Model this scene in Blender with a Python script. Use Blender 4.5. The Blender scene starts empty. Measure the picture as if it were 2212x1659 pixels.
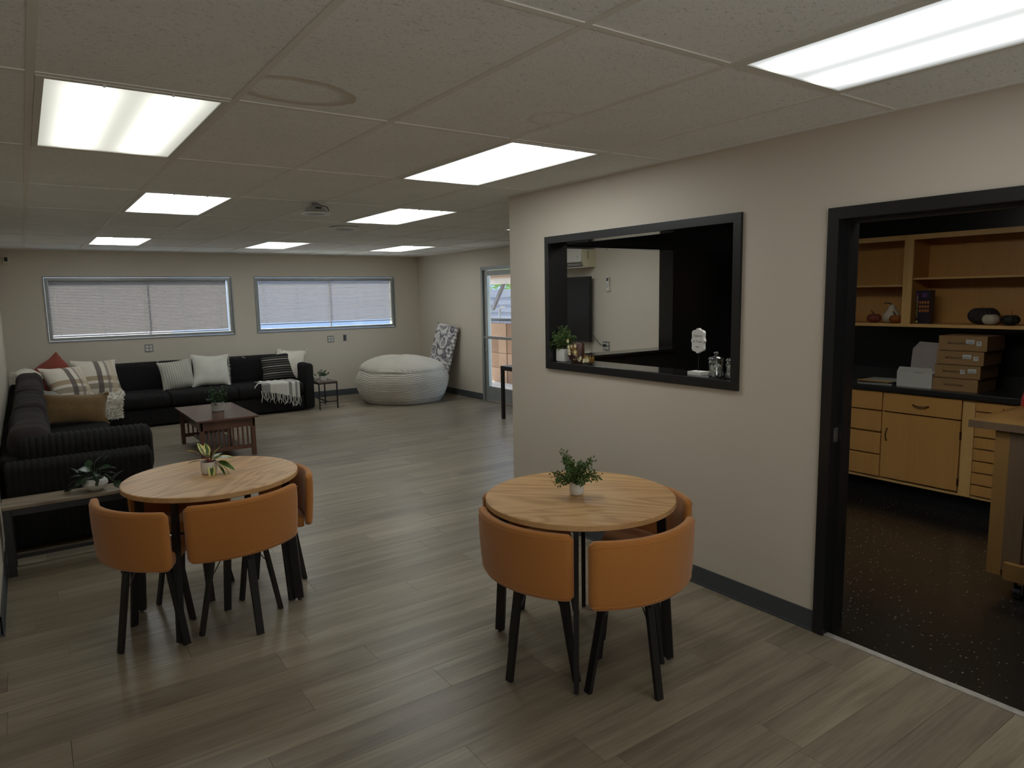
import bpy, bmesh, math, random
from mathutils import Vector, Matrix, noise
PI = math.pi
R = math.radians
rnd = random.Random(7)
S = bpy.context.scene
COL = S.collection

# ---------------------------------------------------------------- camera
cam = bpy.data.cameras.new('camera'); camo = bpy.data.objects.new('camera', cam); COL.objects.link(camo)
cam.sensor_fit = 'HORIZONTAL'; cam.sensor_width = 36.0; cam.lens = 36.0 * 1492.0 / 2212.0
cam.clip_start = 0.05; cam.clip_end = 200
yaw, pitch, roll = R(35.073), R(7.272), R(-1.044)
F = Vector((math.sin(yaw) * math.cos(pitch), math.cos(yaw) * math.cos(pitch), -math.sin(pitch)))
r0 = Vector((math.cos(yaw), -math.sin(yaw), 0)); u0 = r0.cross(F)
rt = math.cos(roll) * r0 + math.sin(roll) * u0; up = -math.sin(roll) * r0 + math.cos(roll) * u0
M = Matrix.Identity(4)
for i in range(3):
    M[i][0] = rt[i]; M[i][1] = up[i]; M[i][2] = -F[i]
M[0][3], M[1][3], M[2][3] = 0.0, 0.0, 1.62
camo.matrix_world = M
S.camera = camo

# ---------------------------------------------------------------- world, sun, exposure
w = bpy.data.worlds.new('sky'); S.world = w; w.use_nodes = True
nt = w.node_tree; nt.nodes.clear()
wo = nt.nodes.new('ShaderNodeOutputWorld'); bg = nt.nodes.new('ShaderNodeBackground')
sk = nt.nodes.new('ShaderNodeTexSky'); sk.sky_type = 'NISHITA'; sk.sun_disc = False
sk.sun_elevation = R(48); sk.sun_rotation = R(-12); sk.air_density = 1.0; sk.dust_density = 1.5
bg.inputs[1].default_value = 0.75
nt.links.new(sk.outputs[0], bg.inputs[0]); nt.links.new(bg.outputs[0], wo.inputs[0])
sl = bpy.data.lights.new('sun', 'SUN'); sl.energy = 11.0; sl.angle = R(0.6); sl.color = (1.0, 0.95, 0.86)
so = bpy.data.objects.new('sun', sl); COL.objects.link(so)
SUND = Vector((-0.10, 0.66, 0.76)).normalized()
so.rotation_euler = SUND.to_track_quat('Z', 'Y').to_euler(); so.location = (2, 16, 9)
vs = S.view_settings
vs.view_transform = 'Standard'; vs.look = 'None'; vs.gamma = 1.0; vs.use_curve_mapping = False
vs.exposure = 0.55
def window_light(name, loc, rot, sx, sy, watts, col):
    # area lamp added behind the viewer as fill; the rear wall has no window
    a = bpy.data.lights.new(name, 'AREA'); a.shape = 'RECTANGLE'; a.size = sx; a.size_y = sy; a.energy = watts; a.color = col
    o = bpy.data.objects.new(name, a); COL.objects.link(o); o.location = loc; o.rotation_euler = rot; return o
window_light('rear_fill_light', (0.6, -1.97, 1.45), (R(118), 0, 0), 3.4, 1.3, 36, (1.0, 0.985, 0.95))
S.cycles.max_bounces = 10; S.cycles.diffuse_bounces = 6; S.cycles.glossy_bounces = 4
S.cycles.transmission_bounces = 8; S.cycles.transparent_max_bounces = 12
S.cycles.sample_clamp_indirect = 4.0; S.cycles.caustics_reflective = False; S.cycles.caustics_refractive = False
S.cycles.use_denoising = True
LAMP = 1.0      # common factor of all ceiling fixtures

# ---------------------------------------------------------------- materials
def lin(c):
    return tuple(((v / 255.0) / 12.92 if v / 255.0 <= 0.04045 else ((v / 255.0 + 0.055) / 1.055) ** 2.4) for v in c)

class NB:
    def __init__(s, name):
        s.m = bpy.data.materials.new(name); s.m.use_nodes = True
        s.t = s.m.node_tree; s.b = s.t.nodes['Principled BSDF']; s.o = s.t.nodes['Material Output']
    def n(s, typ, **kw):
        x = s.t.nodes.new('ShaderNode' + typ)
        for k, v in kw.items(): setattr(x, k, v)
        return x
    def l(s, a, b): s.t.links.new(a, b)
    def coord(s, kind='Object', scale=(1, 1, 1), rot=(0, 0, 0)):
        tc = s.n('TexCoord'); mp = s.n('Mapping'); src = tc.outputs[kind]
        if tuple(rot) != (0, 0, 0):
            m0 = s.n('Mapping'); m0.inputs['Rotation'].default_value = rot; s.l(src, m0.inputs[0]); src = m0.outputs[0]
        mp.inputs['Scale'].default_value = scale
        s.l(src, mp.inputs[0]); return mp.outputs[0]
    def noise(s, vec, scale, detail=3, rough=0.5, dist=0):
        x = s.n('TexNoise'); x.inputs['Scale'].default_value = scale; x.inputs['Detail'].default_value = detail
        x.inputs['Roughness'].default_value = rough; x.inputs['Distortion'].default_value = dist
        if vec is not None: s.l(vec, x.inputs['Vector'])
        return x.outputs['Fac']
    def ramp(s, fac, stops, interp='LINEAR'):
        x = s.n('ValToRGB'); cr = x.color_ramp; cr.interpolation = interp
        while len(cr.elements) > 1: cr.elements.remove(cr.elements[-1])
        cr.elements[0].position = stops[0][0]; cr.elements[0].color = (*stops[0][1], 1)
        for p, c in stops[1:]:
            e = cr.elements.new(p); e.color = (*c, 1)
        s.l(fac, x.inputs[0]); return x.outputs[0]
    def mix(s, a, b, fac, mode='MIX'):
        x = s.n('Mix', data_type='RGBA', blend_type=mode)
        for sock, v in ((x.inputs[6], a), (x.inputs[7], b), (x.inputs[0], fac)):
            if hasattr(v, 'links') or hasattr(v, 'is_linked'): s.l(v, sock)
            elif isinstance(v, tuple): sock.default_value = (*v[:3], 1)
            else: sock.default_value = v
        return x.outputs[2]
    def math(s, op, a, b=0.0, c=None):
        x = s.n('Math', operation=op)
        for i, v in enumerate((a, b) if c is None else (a, b, c)):
            if hasattr(v, 'is_linked'): s.l(v, x.inputs[i])
            else: x.inputs[i].default_value = v
        return x.outputs[0]
    def bump(s, h, strength=0.3, dist=0.002):
        x = s.n('Bump'); x.inputs['Strength'].default_value = strength; x.inputs['Distance'].default_value = dist
        s.l(h, x.inputs['Height']); s.l(x.outputs[0], s.b.inputs['Normal'])
    def set(s, color=None, rough=None, metal=None, spec=None, coat=None, sheen=None):
        if color is not None:
            if hasattr(color, 'is_linked'): s.l(color, s.b.inputs['Base Color'])
            else: s.b.inputs['Base Color'].default_value = (*color, 1)
        if rough is not None: s.b.inputs['Roughness'].default_value = rough
        if metal is not None: s.b.inputs['Metallic'].default_value = metal
        if spec is not None: s.b.inputs['Specular IOR Level'].default_value = spec
        if coat is not None: s.b.inputs['Coat Weight'].default_value = coat
        if sheen is not None: s.b.inputs['Sheen Weight'].default_value = sheen
        return s.m

def vary(name, col, var=0.12, scale=6, rough=0.6, bump=0.0, bscale=120, spec=0.4, metal=0, sheen=None, kind='Object'):
    b = NB(name); v = b.coord(kind)
    a = tuple(x * (1 - var) for x in col); c = tuple(min(1, x * (1 + var)) for x in col)
    f = b.noise(v, scale, 4)
    colr = b.ramp(f, [(0.3, a), (0.7, c)])
    if bump: b.bump(b.noise(v, bscale, 3), bump, 0.002)
    return b.set(colr, rough, metal, spec, sheen=sheen)

BEIGE = (0.585, 0.528, 0.445)
m_wall = vary('wall_paint', BEIGE, 0.02, 1.2, 0.55, 0.25, 70, 0.35)
m_black = vary('black_paint', (0.011, 0.0115, 0.012), 0.15, 2, 0.28, 0.1, 60, 0.5)
m_blackgloss = vary('black_gloss_paint', (0.010, 0.010, 0.011), 0.1, 3, 0.10, 0.0, 60, 0.6)
m_blacktrim = vary('black_trim_paint', (0.0115, 0.0115, 0.0125), 0.1, 3, 0.35, 0.05, 90, 0.5)
m_base = vary('rubber_base', lin((72, 76, 80)), 0.06, 4, 0.45)
m_blackmetal = vary('black_metal', (0.012, 0.0115, 0.012), 0.1, 9, 0.42, 0.0, 90, 0.45)
m_alu = vary('window_aluminium', lin((150, 154, 152)), 0.05, 5, 0.42, 0, 90, 0.5, 0.35)
m_white = vary('white_plastic', (0.72, 0.72, 0.70), 0.03, 5, 0.4)
m_steel = vary('steel', (0.45, 0.44, 0.42), 0.06, 12, 0.3, 0, 90, 0.5, 0.9)
m_bronze = vary('bronze_pull', (0.16, 0.10, 0.045), 0.15, 30, 0.3, 0, 90, 0.5, 0.85)
m_ceramic = vary('white_ceramic', (0.66, 0.65, 0.61), 0.03, 9, 0.35)
m_soil = vary('dark_soil', (0.012, 0.010, 0.009), 0.4, 90, 0.95, 0.5, 200)
m_grid = vary('ceiling_grid', (0.74, 0.72, 0.67), 0.04, 3, 0.45)
m_framew = vary('fixture_frame', (0.70, 0.69, 0.65), 0.03, 3, 0.5)

# ceiling tile
def tile_mat(name, stain=None):
    b = NB(name); v = b.coord('Object')
    oi = b.n('ObjectInfo')
    add = b.n('VectorMath', operation='ADD'); b.l(v, add.inputs[0])
    sc = b.math('MULTIPLY', oi.outputs['Random'], 37.0); cx = b.n('CombineXYZ')
    for i in range(2): b.l(sc, cx.inputs[i])
    b.l(cx.outputs[0], add.inputs[1]); vv = add.outputs[0]
    mp = b.n('Mapping'); mp.inputs['Scale'].default_value = (1, 2.2, 1); b.l(vv, mp.inputs[0])
    fis = b.noise(mp.outputs[0], 62, 2, 0.5, 1.5)
    mask = b.ramp(fis, [(0.335, (0, 0, 0)), (0.40, (1, 1, 1))])
    big = b.noise(vv, 2.5, 2)
    base = b.ramp(big, [(0.3, (0.82, 0.835, 0.83)), (0.7, (0.86, 0.875, 0.87))])
    col = b.mix((0.60, 0.60, 0.58), base, mask)
    if stain:
        cx_, cy_, rx, ry, rot_, depth = stain
        mp2 = b.n('Mapping', vector_type='TEXTURE'); mp2.inputs['Location'].default_value = (cx_, cy_, 0)
        mp2.inputs['Rotation'].default_value = (0, 0, rot_); mp2.inputs['Scale'].default_value = (rx, ry, 1)
        tc = b.n('TexCoord'); b.l(tc.outputs['Object'], mp2.inputs[0])
        sep = b.n('SeparateXYZ'); b.l(mp2.outputs[0], sep.inputs[0])
        d = b.math('SQRT', b.math('ADD', b.math('POWER', sep.outputs[0], 2.0), b.math('POWER', sep.outputs[1], 2.0)))
        d = b.math('ADD', d, b.math('MULTIPLY', b.math('SUBTRACT', b.noise(b.coord('Object'), 16, 3), 0.5), 0.16))
        ring = b.ramp(d, [(0.68, (0, 0, 0)), (0.80, (0.75, 0.75, 0.75)), (0.97, (1, 1, 1)), (1.0, (0, 0, 0))])
        col = b.mix(col, (0.60, 0.555, 0.47), b.math('MULTIPLY', ring, depth))
    b.bump(mask, 0.5, 0.002)
    return b.set(col, 0.92, spec=0.15)
m_tile = tile_mat('ceiling_tile')

# floor plank
def plank_mat():
    b = NB('vinyl_plank'); tc = b.n('TexCoord'); oi = b.n('ObjectInfo')
    sc = b.math('MULTIPLY', oi.outputs['Random'], 53.0); cx = b.n('CombineXYZ')
    b.l(sc, cx.inputs[0]); b.l(sc, cx.inputs[1])
    add = b.n('VectorMath', operation='ADD'); b.l(tc.outputs['Object'], add.inputs[0]); b.l(cx.outputs[0], add.inputs[1])
    def mp(s3):
        m = b.n('Mapping'); m.inputs['Scale'].default_value = s3; b.l(add.outputs[0], m.inputs[0]); return m.outputs[0]
    broad = b.noise(mp((0.55, 8.0, 1)), 1.7, 4, 0.62, 0.5)
    fine = b.noise(mp((1.2, 26, 1)), 3.2, 4, 0.6, 0.2)
    base = b.ramp(broad, [(0.28, lin((108, 96, 84))), (0.44, lin((138, 127, 111))), (0.58, lin((160, 150, 131))), (0.72, lin((176, 167, 148)))])
    col = b.mix(base, b.ramp(fine, [(0.3, lin((112, 100, 88))), (0.7, lin((170, 160, 142)))]), 0.38)
    tone = b.ramp(oi.outputs['Random'], [(0.0, (0.68, 0.655, 0.63)), (0.35, (0.79, 0.77, 0.73)), (0.7, (0.86, 0.85, 0.81)), (1, (0.93, 0.91, 0.86))])
    col = b.mix(col, tone, 1.0, 'MULTIPLY')
    b.bump(fine, 0.12, 0.0015)
    rgh = b.ramp(fine, [(0.3, (0.29,) * 3), (0.7, (0.40,) * 3)]); b.l(rgh, b.b.inputs['Roughness'])
    return b.set(col, spec=0.5)
m_plank = plank_mat()

def wood_mat(name, c1, c2, c3, rotz=0.0, sc=1.0, rough=0.4, rings=9.0, spec=0.4, strength=0.8, kind='Object', axis3=(1, 1, 1)):
    b = NB(name); v = b.coord(kind, (1.0 * sc * axis3[0], 7.0 * sc * axis3[1], 1.0 * sc * axis3[2]), (0, 0, rotz))
    n1 = b.noise(v, 0.55, 2, 0.5, 0.6)
    wv = b.math('SINE', b.math('MULTIPLY', n1, rings * 12.0))
    wv = b.math('ADD', b.math('MULTIPLY', wv, 0.5), 0.5)
    v2 = b.coord(kind, (2.0 * sc * axis3[0], 60.0 * sc * axis3[1], 2.0 * sc * axis3[2]), (0, 0, rotz))
    fine = b.noise(v2, 2.0, 4, 0.6)
    col = b.ramp(wv, [(0.0, c1), (0.30, c2), (1.0, c3)])
    col = b.mix(c3, col, strength)
    col = b.mix(col, b.ramp(fine, [(0.3, c1), (0.75, c3)]), 0.28)
    b.bump(fine, 0.06, 0.001)
    return b.set(col, rough, spec=spec)
OAK = (lin((166, 122, 76)), lin((196, 152, 100)), lin((215, 174, 122)))
m_oakL = wood_mat('oak_veneer_a', *OAK, rotz=R(-24), rings=7.5, rough=0.38)
m_oakR = wood_mat('oak_veneer_b', *OAK, rotz=R(133), rings=6.5, rough=0.38)
m_edge = wood_mat('oak_edge_band', lin((170, 130, 84)), lin((190, 150, 100)), lin((202, 162, 112)), rings=2, rough=0.45, axis3=(1, 1, 8))
m_birch = wood_mat('birch_cabinet', lin((158, 112, 56)), lin((184, 136, 74)), lin((196, 148, 84)), rings=1.2, rough=0.42, strength=0.4, axis3=(1, 1, 0.3))
m_birchf = wood_mat('birch_face_frame', lin((186, 145, 84)), lin((206, 165, 102)), lin((214, 174, 110)), rings=1.4, rough=0.42, strength=0.4)
m_mission = wood_mat('mahogany_stain', lin((62, 38, 31)), lin((86, 56, 44)), lin((104, 72, 58)), rotz=R(0), rings=2.2, rough=0.26, spec=0.5, strength=0.6)
m_benchtop = wood_mat('grey_rustic_board', lin((84, 72, 60)), lin((122, 108, 92)), lin((150, 136, 116)), rings=3.0, rough=0.5, strength=0.7)
m_darktop = wood_mat('dark_walnut_board', lin((66, 52, 48)), lin((92, 76, 70)), lin((110, 92, 86)), rings=3.0, rough=0.4)
m_oldwood = wood_mat('worn_island_wood', lin((104, 76, 40)), lin((136, 102, 56)), lin((152, 116, 66)), rings=2, rough=0.5, strength=0.6)
m_islandedge = wood_mat('worn_island_edge', lin((84, 66, 50)), lin((104, 84, 64)), lin((116, 94, 72)), rings=2, rough=0.6, strength=0.5)

def fabric_mat(name, col, var=0.08, scale=400, rough=0.85, bump=0.35, sheen=0.3, big=4):
    b = NB(name); v = b.coord('Object')
    f = b.noise(v, scale, 2, 0.6); g = b.noise(v, big, 3)
    c = b.mix(tuple(x * (1 - var) for x in col), tuple(min(1, x * (1 + var)) for x in col), f)
    c = b.mix(c, tuple(x * 0.86 for x in col), b.math('MULTIPLY', b.ramp(g, [(0.4, (0, 0, 0)), (0.75, (1, 1, 1))]), 0.5))
    b.bump(f, bump, 0.0012)
    return b.set(c, rough, spec=0.2, sheen=sheen)
m_orange = fabric_mat('orange_fabric', (0.46, 0.185, 0.042), 0.12, 420, 0.8, 0.4, 0.25)
m_sofa = fabric_mat('charcoal_corduroy', (0.0145, 0.0135, 0.0142), 0.2, 300, 0.95, 0.4, 0.0)
m_sofab = fabric_mat('brown_black_plush', (0.026, 0.0205, 0.019), 0.2, 200, 0.95, 0.5, 0.03)
m_bean = fabric_mat('stone_corduroy', (0.56, 0.52, 0.455), 0.08, 260, 0.9, 0.3, 0.2)
m_red = fabric_mat('rust_red_fabric', (0.25, 0.060, 0.040), 0.15, 260, 0.85, 0.4)
m_cream = fabric_mat('cream_fabric', (0.62, 0.60, 0.54), 0.06, 300, 0.9, 0.4)
m_creamrib = fabric_mat('ivory_ribbed_fabric', (0.50, 0.485, 0.42), 0.06, 300, 0.9, 0.4)
m_fur = fabric_mat('white_fur', (0.66, 0.62, 0.54), 0.10, 60, 1.0, 0.6)
m_furbrown = fabric_mat('golden_brown_fur', (0.215, 0.135, 0.060), 0.25, 45, 1.0, 0.6)
m_grayfab = fabric_mat('grey_fabric', (0.26, 0.245, 0.22), 0.2, 60, 0.9, 0.4)
m_throwgray = fabric_mat('grey_wool', (0.26, 0.25, 0.24), 0.15, 200, 0.9, 0.5)

def plaid_mat():
    b = NB('plaid_fabric'); tc = b.n('TexCoord'); sep = b.n('SeparateXYZ'); b.l(tc.outputs['Object'], sep.inputs[0])
    cream = lin((206, 198, 184)); base = cream
    def band(src, c0, wd):
        d = b.math('ABSOLUTE', b.math('SUBTRACT', src, c0))
        return b.math('LESS_THAN', d, wd)
    X, Y = sep.outputs[0], sep.outputs[1]
    col = b.mix(base, lin((150, 128, 98)), b.math('MULTIPLY', band(Y, -0.035, 0.030), 0.85))
    col = b.mix(col, lin((128, 118, 98)), b.math('MULTIPLY', band(Y, -0.135, 0.034), 0.85))
    col = b.mix(col, lin((186, 170, 146)), b.math('MULTIPLY', band(X, 0.17, 0.035), 0.7))
    col = b.mix(col, lin((110, 98, 96)), b.math('MULTIPLY', band(X, 0.10, 0.018), 0.7))
    col = b.mix(col, lin((84, 74, 74)), b.math('MULTIPLY', band(X, -0.005, 0.032), 0.9))
    f = b.noise(b.coord('Object'), 300, 2)
    col = b.mix(col, lin((120, 110, 98)), b.math('MULTIPLY', f, 0.15))
    b.bump(f, 0.4, 0.0015)
    return b.set(col, 0.9, spec=0.15, sheen=0.2)
m_plaid = plaid_mat()
def stripe_mat():
    b = NB('black_tribal_stripe_fabric'); tc = b.n('TexCoord'); sep = b.n('SeparateXYZ'); b.l(tc.outputs['Object'], sep.inputs[0])
    X, Y = sep.outputs[0], sep.outputs[1]
    s1 = b.math('GREATER_THAN', b.math('SINE', b.math('MULTIPLY', Y, 2 * PI / 0.034)), 0.1)
    inside = b.math('LESS_THAN', b.math('ABSOLUTE', b.math('ADD', Y, -0.0)), 0.165)
    col = b.mix((0.016, 0.016, 0.017), lin((96, 92, 84)), b.math('MULTIPLY', b.math('MULTIPLY', s1, inside), 0.75))
    dots = b.math('GREATER_THAN', b.math('SINE', b.math('MULTIPLY', X, 2 * PI / 0.022)), 0.2)
    for y0 in (0.112, 0.008, -0.094):
        bd = b.math('LESS_THAN', b.math('ABSOLUTE', b.math('SUBTRACT', Y, y0)), 0.0055)
        col = b.mix(col, lin((210, 204, 190)), b.math('MULTIPLY', bd, dots))
    return b.set(col, 0.9, spec=0.1)
m_tribal = stripe_mat()
def rib_mat(name, c, pitch, axis=0):
    b = NB(name); tc = b.n('TexCoord'); sep = b.n('SeparateXYZ'); b.l(tc.outputs['Object'], sep.inputs[0])
    s = b.math('ADD', b.math('MULTIPLY', b.math('SINE', b.math('MULTIPLY', sep.outputs[axis], 2 * PI / pitch)), 0.5), 0.5)
    col = b.mix(tuple(x * 0.8 for x in c), c, s)
    b.bump(s, 0.9, 0.006)
    return b.set(col, 0.9, spec=0.15)
m_rib = rib_mat('ivory_rib_stripe', (0.50, 0.485, 0.42), 0.030)

def leaf_mat(name, c1, c2, rough=0.5, edge=None):
    b = NB(name); oi = b.n('ObjectInfo'); v = b.coord('Object'); f = b.noise(v, 25, 3)
    col = b.mix(c1, c2, f)
    if edge:
        tc = b.n('TexCoord'); sep = b.n('SeparateXYZ'); b.l(tc.outputs['UV'], sep.inputs[0])
        e = b.math('ABSOLUTE', b.math('SUBTRACT', sep.outputs[0], 0.5))
        e = b.math('ADD', e, b.math('MULTIPLY', b.math('SUBTRACT', b.noise(v, 30, 2), 0.5), 0.35))
        k = b.math('ADD', e, b.math('MULTIPLY', b.math('SUBTRACT', oi.outputs['Random'], 0.5), 0.36))
        col = b.mix(col, edge, b.ramp(k, [(0.26, (0, 0, 0)), (0.32, (1, 1, 1))]))
    return b.set(col, rough, spec=0.4)
m_boxwood = leaf_mat('boxwood_leaf', lin((44, 66, 32)), lin((96, 124, 62)))
m_fern = leaf_mat('dark_green_leaf', lin((34, 56, 36)), lin((70, 98, 62)))
m_pothos = leaf_mat('pothos_leaf', lin((22, 38, 26)), lin((52, 78, 52)), 0.3)
m_varieg = leaf_mat('variegated_leaf', lin((44, 70, 36)), lin((92, 118, 56)), 0.35, lin((214, 206, 130)))
m_stem = vary('stem', lin((70, 52, 34)), 0.2, 60, 0.7)
m_redstem = vary('red_stem', lin((122, 62, 52)), 0.2, 60, 0.6)

def specks_mat(name, base, speck, scale, thr, rough, spec=0.5):
    b = NB(name); v = b.coord('Object', (1, 1, 1))
    vo = b.n('TexVoronoi', feature='F1'); vo.inputs['Scale'].default_value = scale; vo.inputs['Randomness'].default_value = 1.0
    b.l(v, vo.inputs['Vector'])
    d = b.math('ADD', vo.outputs['Distance'], b.math('MULTIPLY', b.noise(v, scale * 2.3, 2), 0.18))
    sepc = b.n('SeparateColor'); b.l(vo.outputs['Color'], sepc.inputs[0])
    on = b.math('MULTIPLY', b.math('LESS_THAN', d, thr), b.math('GREATER_THAN', sepc.outputs[0], 0.62))
    g = b.noise(v, 3, 3)
    bs = b.mix(tuple(x * 0.8 for x in base), tuple(x * 1.25 for x in base), g)
    col = b.mix(bs, speck, b.math('MULTIPLY', on, sepc.outputs[1]))
    return b.set(col, rough, spec=spec)
m_vct = specks_mat('black_speckled_tile', (0.017, 0.0145, 0.0125), lin((150, 142, 128)), 48, 0.27, 0.22)
m_counter = specks_mat('dark_laminate', (0.020, 0.020, 0.019), lin((110, 108, 100)), 150, 0.35, 0.30)

def emis(name, col, strength):
    b = NB(name); e = b.n('Emission'); e.inputs[0].default_value = (*col, 1); e.inputs[1].default_value = strength
    b.l(e.outputs[0], b.o.inputs[0]); return b.m
def lens_mat(name, tint, lo, hi, edge=0.7):
    b = NB(name); tc = b.n('TexCoord'); sep = b.n('SeparateXYZ'); b.l(tc.outputs['Object'], sep.inputs[0])
    def g(x0):
        d = b.math('DIVIDE', b.math('SUBTRACT', sep.outputs[0], x0), 0.046)
        return b.math('EXPONENT', b.math('MULTIPLY', b.math('POWER', b.math('ABSOLUTE', d), 2.0), -0.5))
    s = b.math('ADD', g(-0.13), g(0.13))
    # tubes end short of the frame
    ye = b.ramp(b.math('ABSOLUTE', sep.outputs[1]), [(0.0, (1, 1, 1)), (0.48, (1, 1, 1)), (0.585, (0.35, 0.35, 0.35))])
    xe = b.ramp(b.math('ABSOLUTE', sep.outputs[0]), [(0.0, (1, 1, 1)), (0.22, (1, 1, 1)), (0.285, (edge,) * 3)])
    s = b.math('MULTIPLY', s, ye)
    st = b.math('ADD', b.math('MULTIPLY', xe, lo), b.math('MULTIPLY', s, hi))
    e = b.n('Emission'); e.inputs[0].default_value = (*tint, 1)
    b.l(b.math('MULTIPLY', st, LAMP), e.inputs[1]); b.l(e.outputs[0], b.o.inputs[0]); return b.m
m_lens = lens_mat('fixture_lens', (0.95, 1.0, 0.985), 1.2, 5.8)
m_lensdim = lens_mat('fixture_lens_warm', (1.0, 1.0, 0.88), 0.46, 1.5, 0.72)
m_lensbig = lens_mat('fixture_lens_near', (0.97, 1.0, 0.98), 0.46, 2.6, 0.62)
m_lenskit = lens_mat('fixture_lens_kitchen', (1.0, 0.98, 0.92), 3.6, 2.4)

def glass_mat(name, rough=0.0, tint=(1, 1, 1), refl=1.0):
    b = NB(name); tr = b.n('BsdfTransparent'); gl = b.n('BsdfGlossy'); mx = b.n('MixShader'); lw = b.n('LayerWeight')
    f5 = b.math('ADD', b.math('MULTIPLY', b.math('POWER', lw.outputs['Facing'], 4.0), 0.7), 0.04); gl.inputs['Roughness'].default_value = rough
    tr.inputs[0].default_value = (*tint, 1)
    b.l(b.math('MULTIPLY', f5, refl), mx.inputs[0]); b.l(tr.outputs[0], mx.inputs[1]); b.l(gl.outputs[0], mx.inputs[2])
    b.l(mx.outputs[0], b.o.inputs[0]); return b.m
m_pane = glass_mat('window_glass', 0.0, (0.93, 0.95, 0.94))
m_jar = glass_mat('jar_glass', 0.03, (0.90, 0.93, 0.92), 3.2)
def slat_mat():
    b = NB('blind_slat'); d = b.n('BsdfDiffuse'); t = b.n('BsdfTranslucent'); mx = b.n('MixShader')
    d.inputs[0].default_value = (0.30, 0.29, 0.29, 1); t.inputs[0].default_value = (0.34, 0.32, 0.31, 1); mx.inputs[0].default_value = 0.15
    b.l(d.outputs[0], mx.inputs[1]); b.l(t.outputs[0], mx.inputs[2]); b.l(mx.outputs[0], b.o.inputs[0]); return b.m
m_slat = slat_mat()

# ---------------------------------------------------------------- geometry helpers
ORG = {}
def link(o, parent=None):
    COL.objects.link(o)
    if parent is not None: o.parent = parent
    return o
def mesh_of(name, bm, mat, smooth=False, off=None, recalc=True):
    if off is not None: bmesh.ops.translate(bm, verts=bm.verts, vec=-Vector(off))
    if recalc: bmesh.ops.recalc_face_normals(bm, faces=bm.faces)
    me = bpy.data.meshes.new(name); bm.to_mesh(me); bm.free()
    for m in (mat if isinstance(mat, (list, tuple)) else [mat]): me.materials.append(m)
    if smooth:
        me.polygons.foreach_set('use_smooth', [True] * len(me.polygons))
        try: me.set_sharp_from_angle(angle=R(smooth if isinstance(smooth, (int, float)) and smooth > 1 else 40))
        except Exception: pass
    return me
def part(name, bm, mat, parent, smooth=False, label=None, kind=None, local=False, recalc=True):
    """a mesh in world coordinates hung under its thing"""
    off = None if local else ORG.get(parent.name)
    o = bpy.data.objects.new(name, mesh_of(name, bm, mat, smooth, off, recalc)); link(o, parent)
    # sub-parts inherit the same origin
    if not local and parent.name in ORG: ORG[o.name] = ORG[parent.name]
    if label: o['label'] = label
    if kind: o['kind'] = kind
    return o
def solo(name, bm, mat, label=None, cat=None, group=None, kind=None, smooth=False, loc=None):
    o = bpy.data.objects.new(name, mesh_of(name, bm, mat, smooth, loc)); link(o)
    if loc is not None: o.location = loc
    ORG[o.name] = Vector(loc) if loc is not None else Vector((0, 0, 0))
    if label: o['label'] = label
    if cat: o['category'] = cat
    if group: o['group'] = group
    if kind: o['kind'] = kind
    return o
def thing(name, label=None, cat=None, loc=(0, 0, 0), group=None, kind=None, rot=None):
    o = bpy.data.objects.new(name, None); o.empty_display_size = 0.05; link(o); o.location = loc
    if rot: o.rotation_euler = rot
    ORG[o.name] = Vector(loc)
    if label: o['label'] = label
    if cat: o['category'] = cat
    if group: o['group'] = group
    if kind: o['kind'] = kind
    return o
def box(bm, x0, x1, y0, y1, z0, z1, bev=0.0, mi=0, mtx=None):
    v = [bm.verts.new((x, y, z)) for x in (x0, x1) for y in (y0, y1) for z in (z0, z1)]
    fs = [bm.faces.new([v[i] for i in q]) for q in ((0, 1, 3, 2), (4, 6, 7, 5), (0, 4, 5, 1), (2, 3, 7, 6), (0, 2, 6, 4), (1, 5, 7, 3))]
    for f in fs: f.material_index = mi
    if bev > 0:
        es = set(e for f in fs for e in f.edges)
        bmesh.ops.bevel(bm, geom=list(es), offset=bev, segments=2, affect='EDGES', profile=0.7)
    if mtx is not None: bmesh.ops.transform(bm, matrix=mtx, verts=[q for q in bm.verts if q in set(v)] if bev == 0 else bm.verts)
    return v
def B(*a, **k):
    bm = bmesh.new(); box(bm, *a, **k); return bm
def boxes(lst, bev=0.0):
    bm = bmesh.new()
    for a in lst:
        t = bmesh.new(); box(t, *a, bev=bev); me = bpy.data.meshes.new('t'); t.to_mesh(me); t.free(); bm.from_mesh(me); bpy.data.meshes.remove(me)
    return bm
def frame_axes(d):
    d = Vector(d).normalized(); a = Vector((0, 0, 1)) if abs(d.z) < 0.95 else Vector((1, 0, 0))
    x = a.cross(d).normalized(); return x, d.cross(x).normalized(), d
def tube(bm, pts, rad, n=8, cap=True):
    pts = [Vector(p) for p in pts]; rings = []
    px = None
    for i, p in enumerate(pts):
        d = (pts[min(i + 1, len(pts) - 1)] - pts[max(i - 1, 0)])
        x, y, _ = frame_axes(d)
        if px is not None and x.dot(px) < 0 and abs(x.dot(px)) > 0.5: x, y = -x, -y
        px = x
        rr = rad[i] if isinstance(rad, (list, tuple)) else rad
        rings.append([bm.verts.new(p + rr * (math.cos(2 * PI * k / n) * x + math.sin(2 * PI * k / n) * y)) for k in range(n)])
    for a, b in zip(rings, rings[1:]):
        for k in range(n): bm.faces.new((a[k], a[(k + 1) % n], b[(k + 1) % n], b[k]))
    if cap: bm.faces.new(rings[0][::-1]); bm.faces.new(rings[-1])
    return bm
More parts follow.
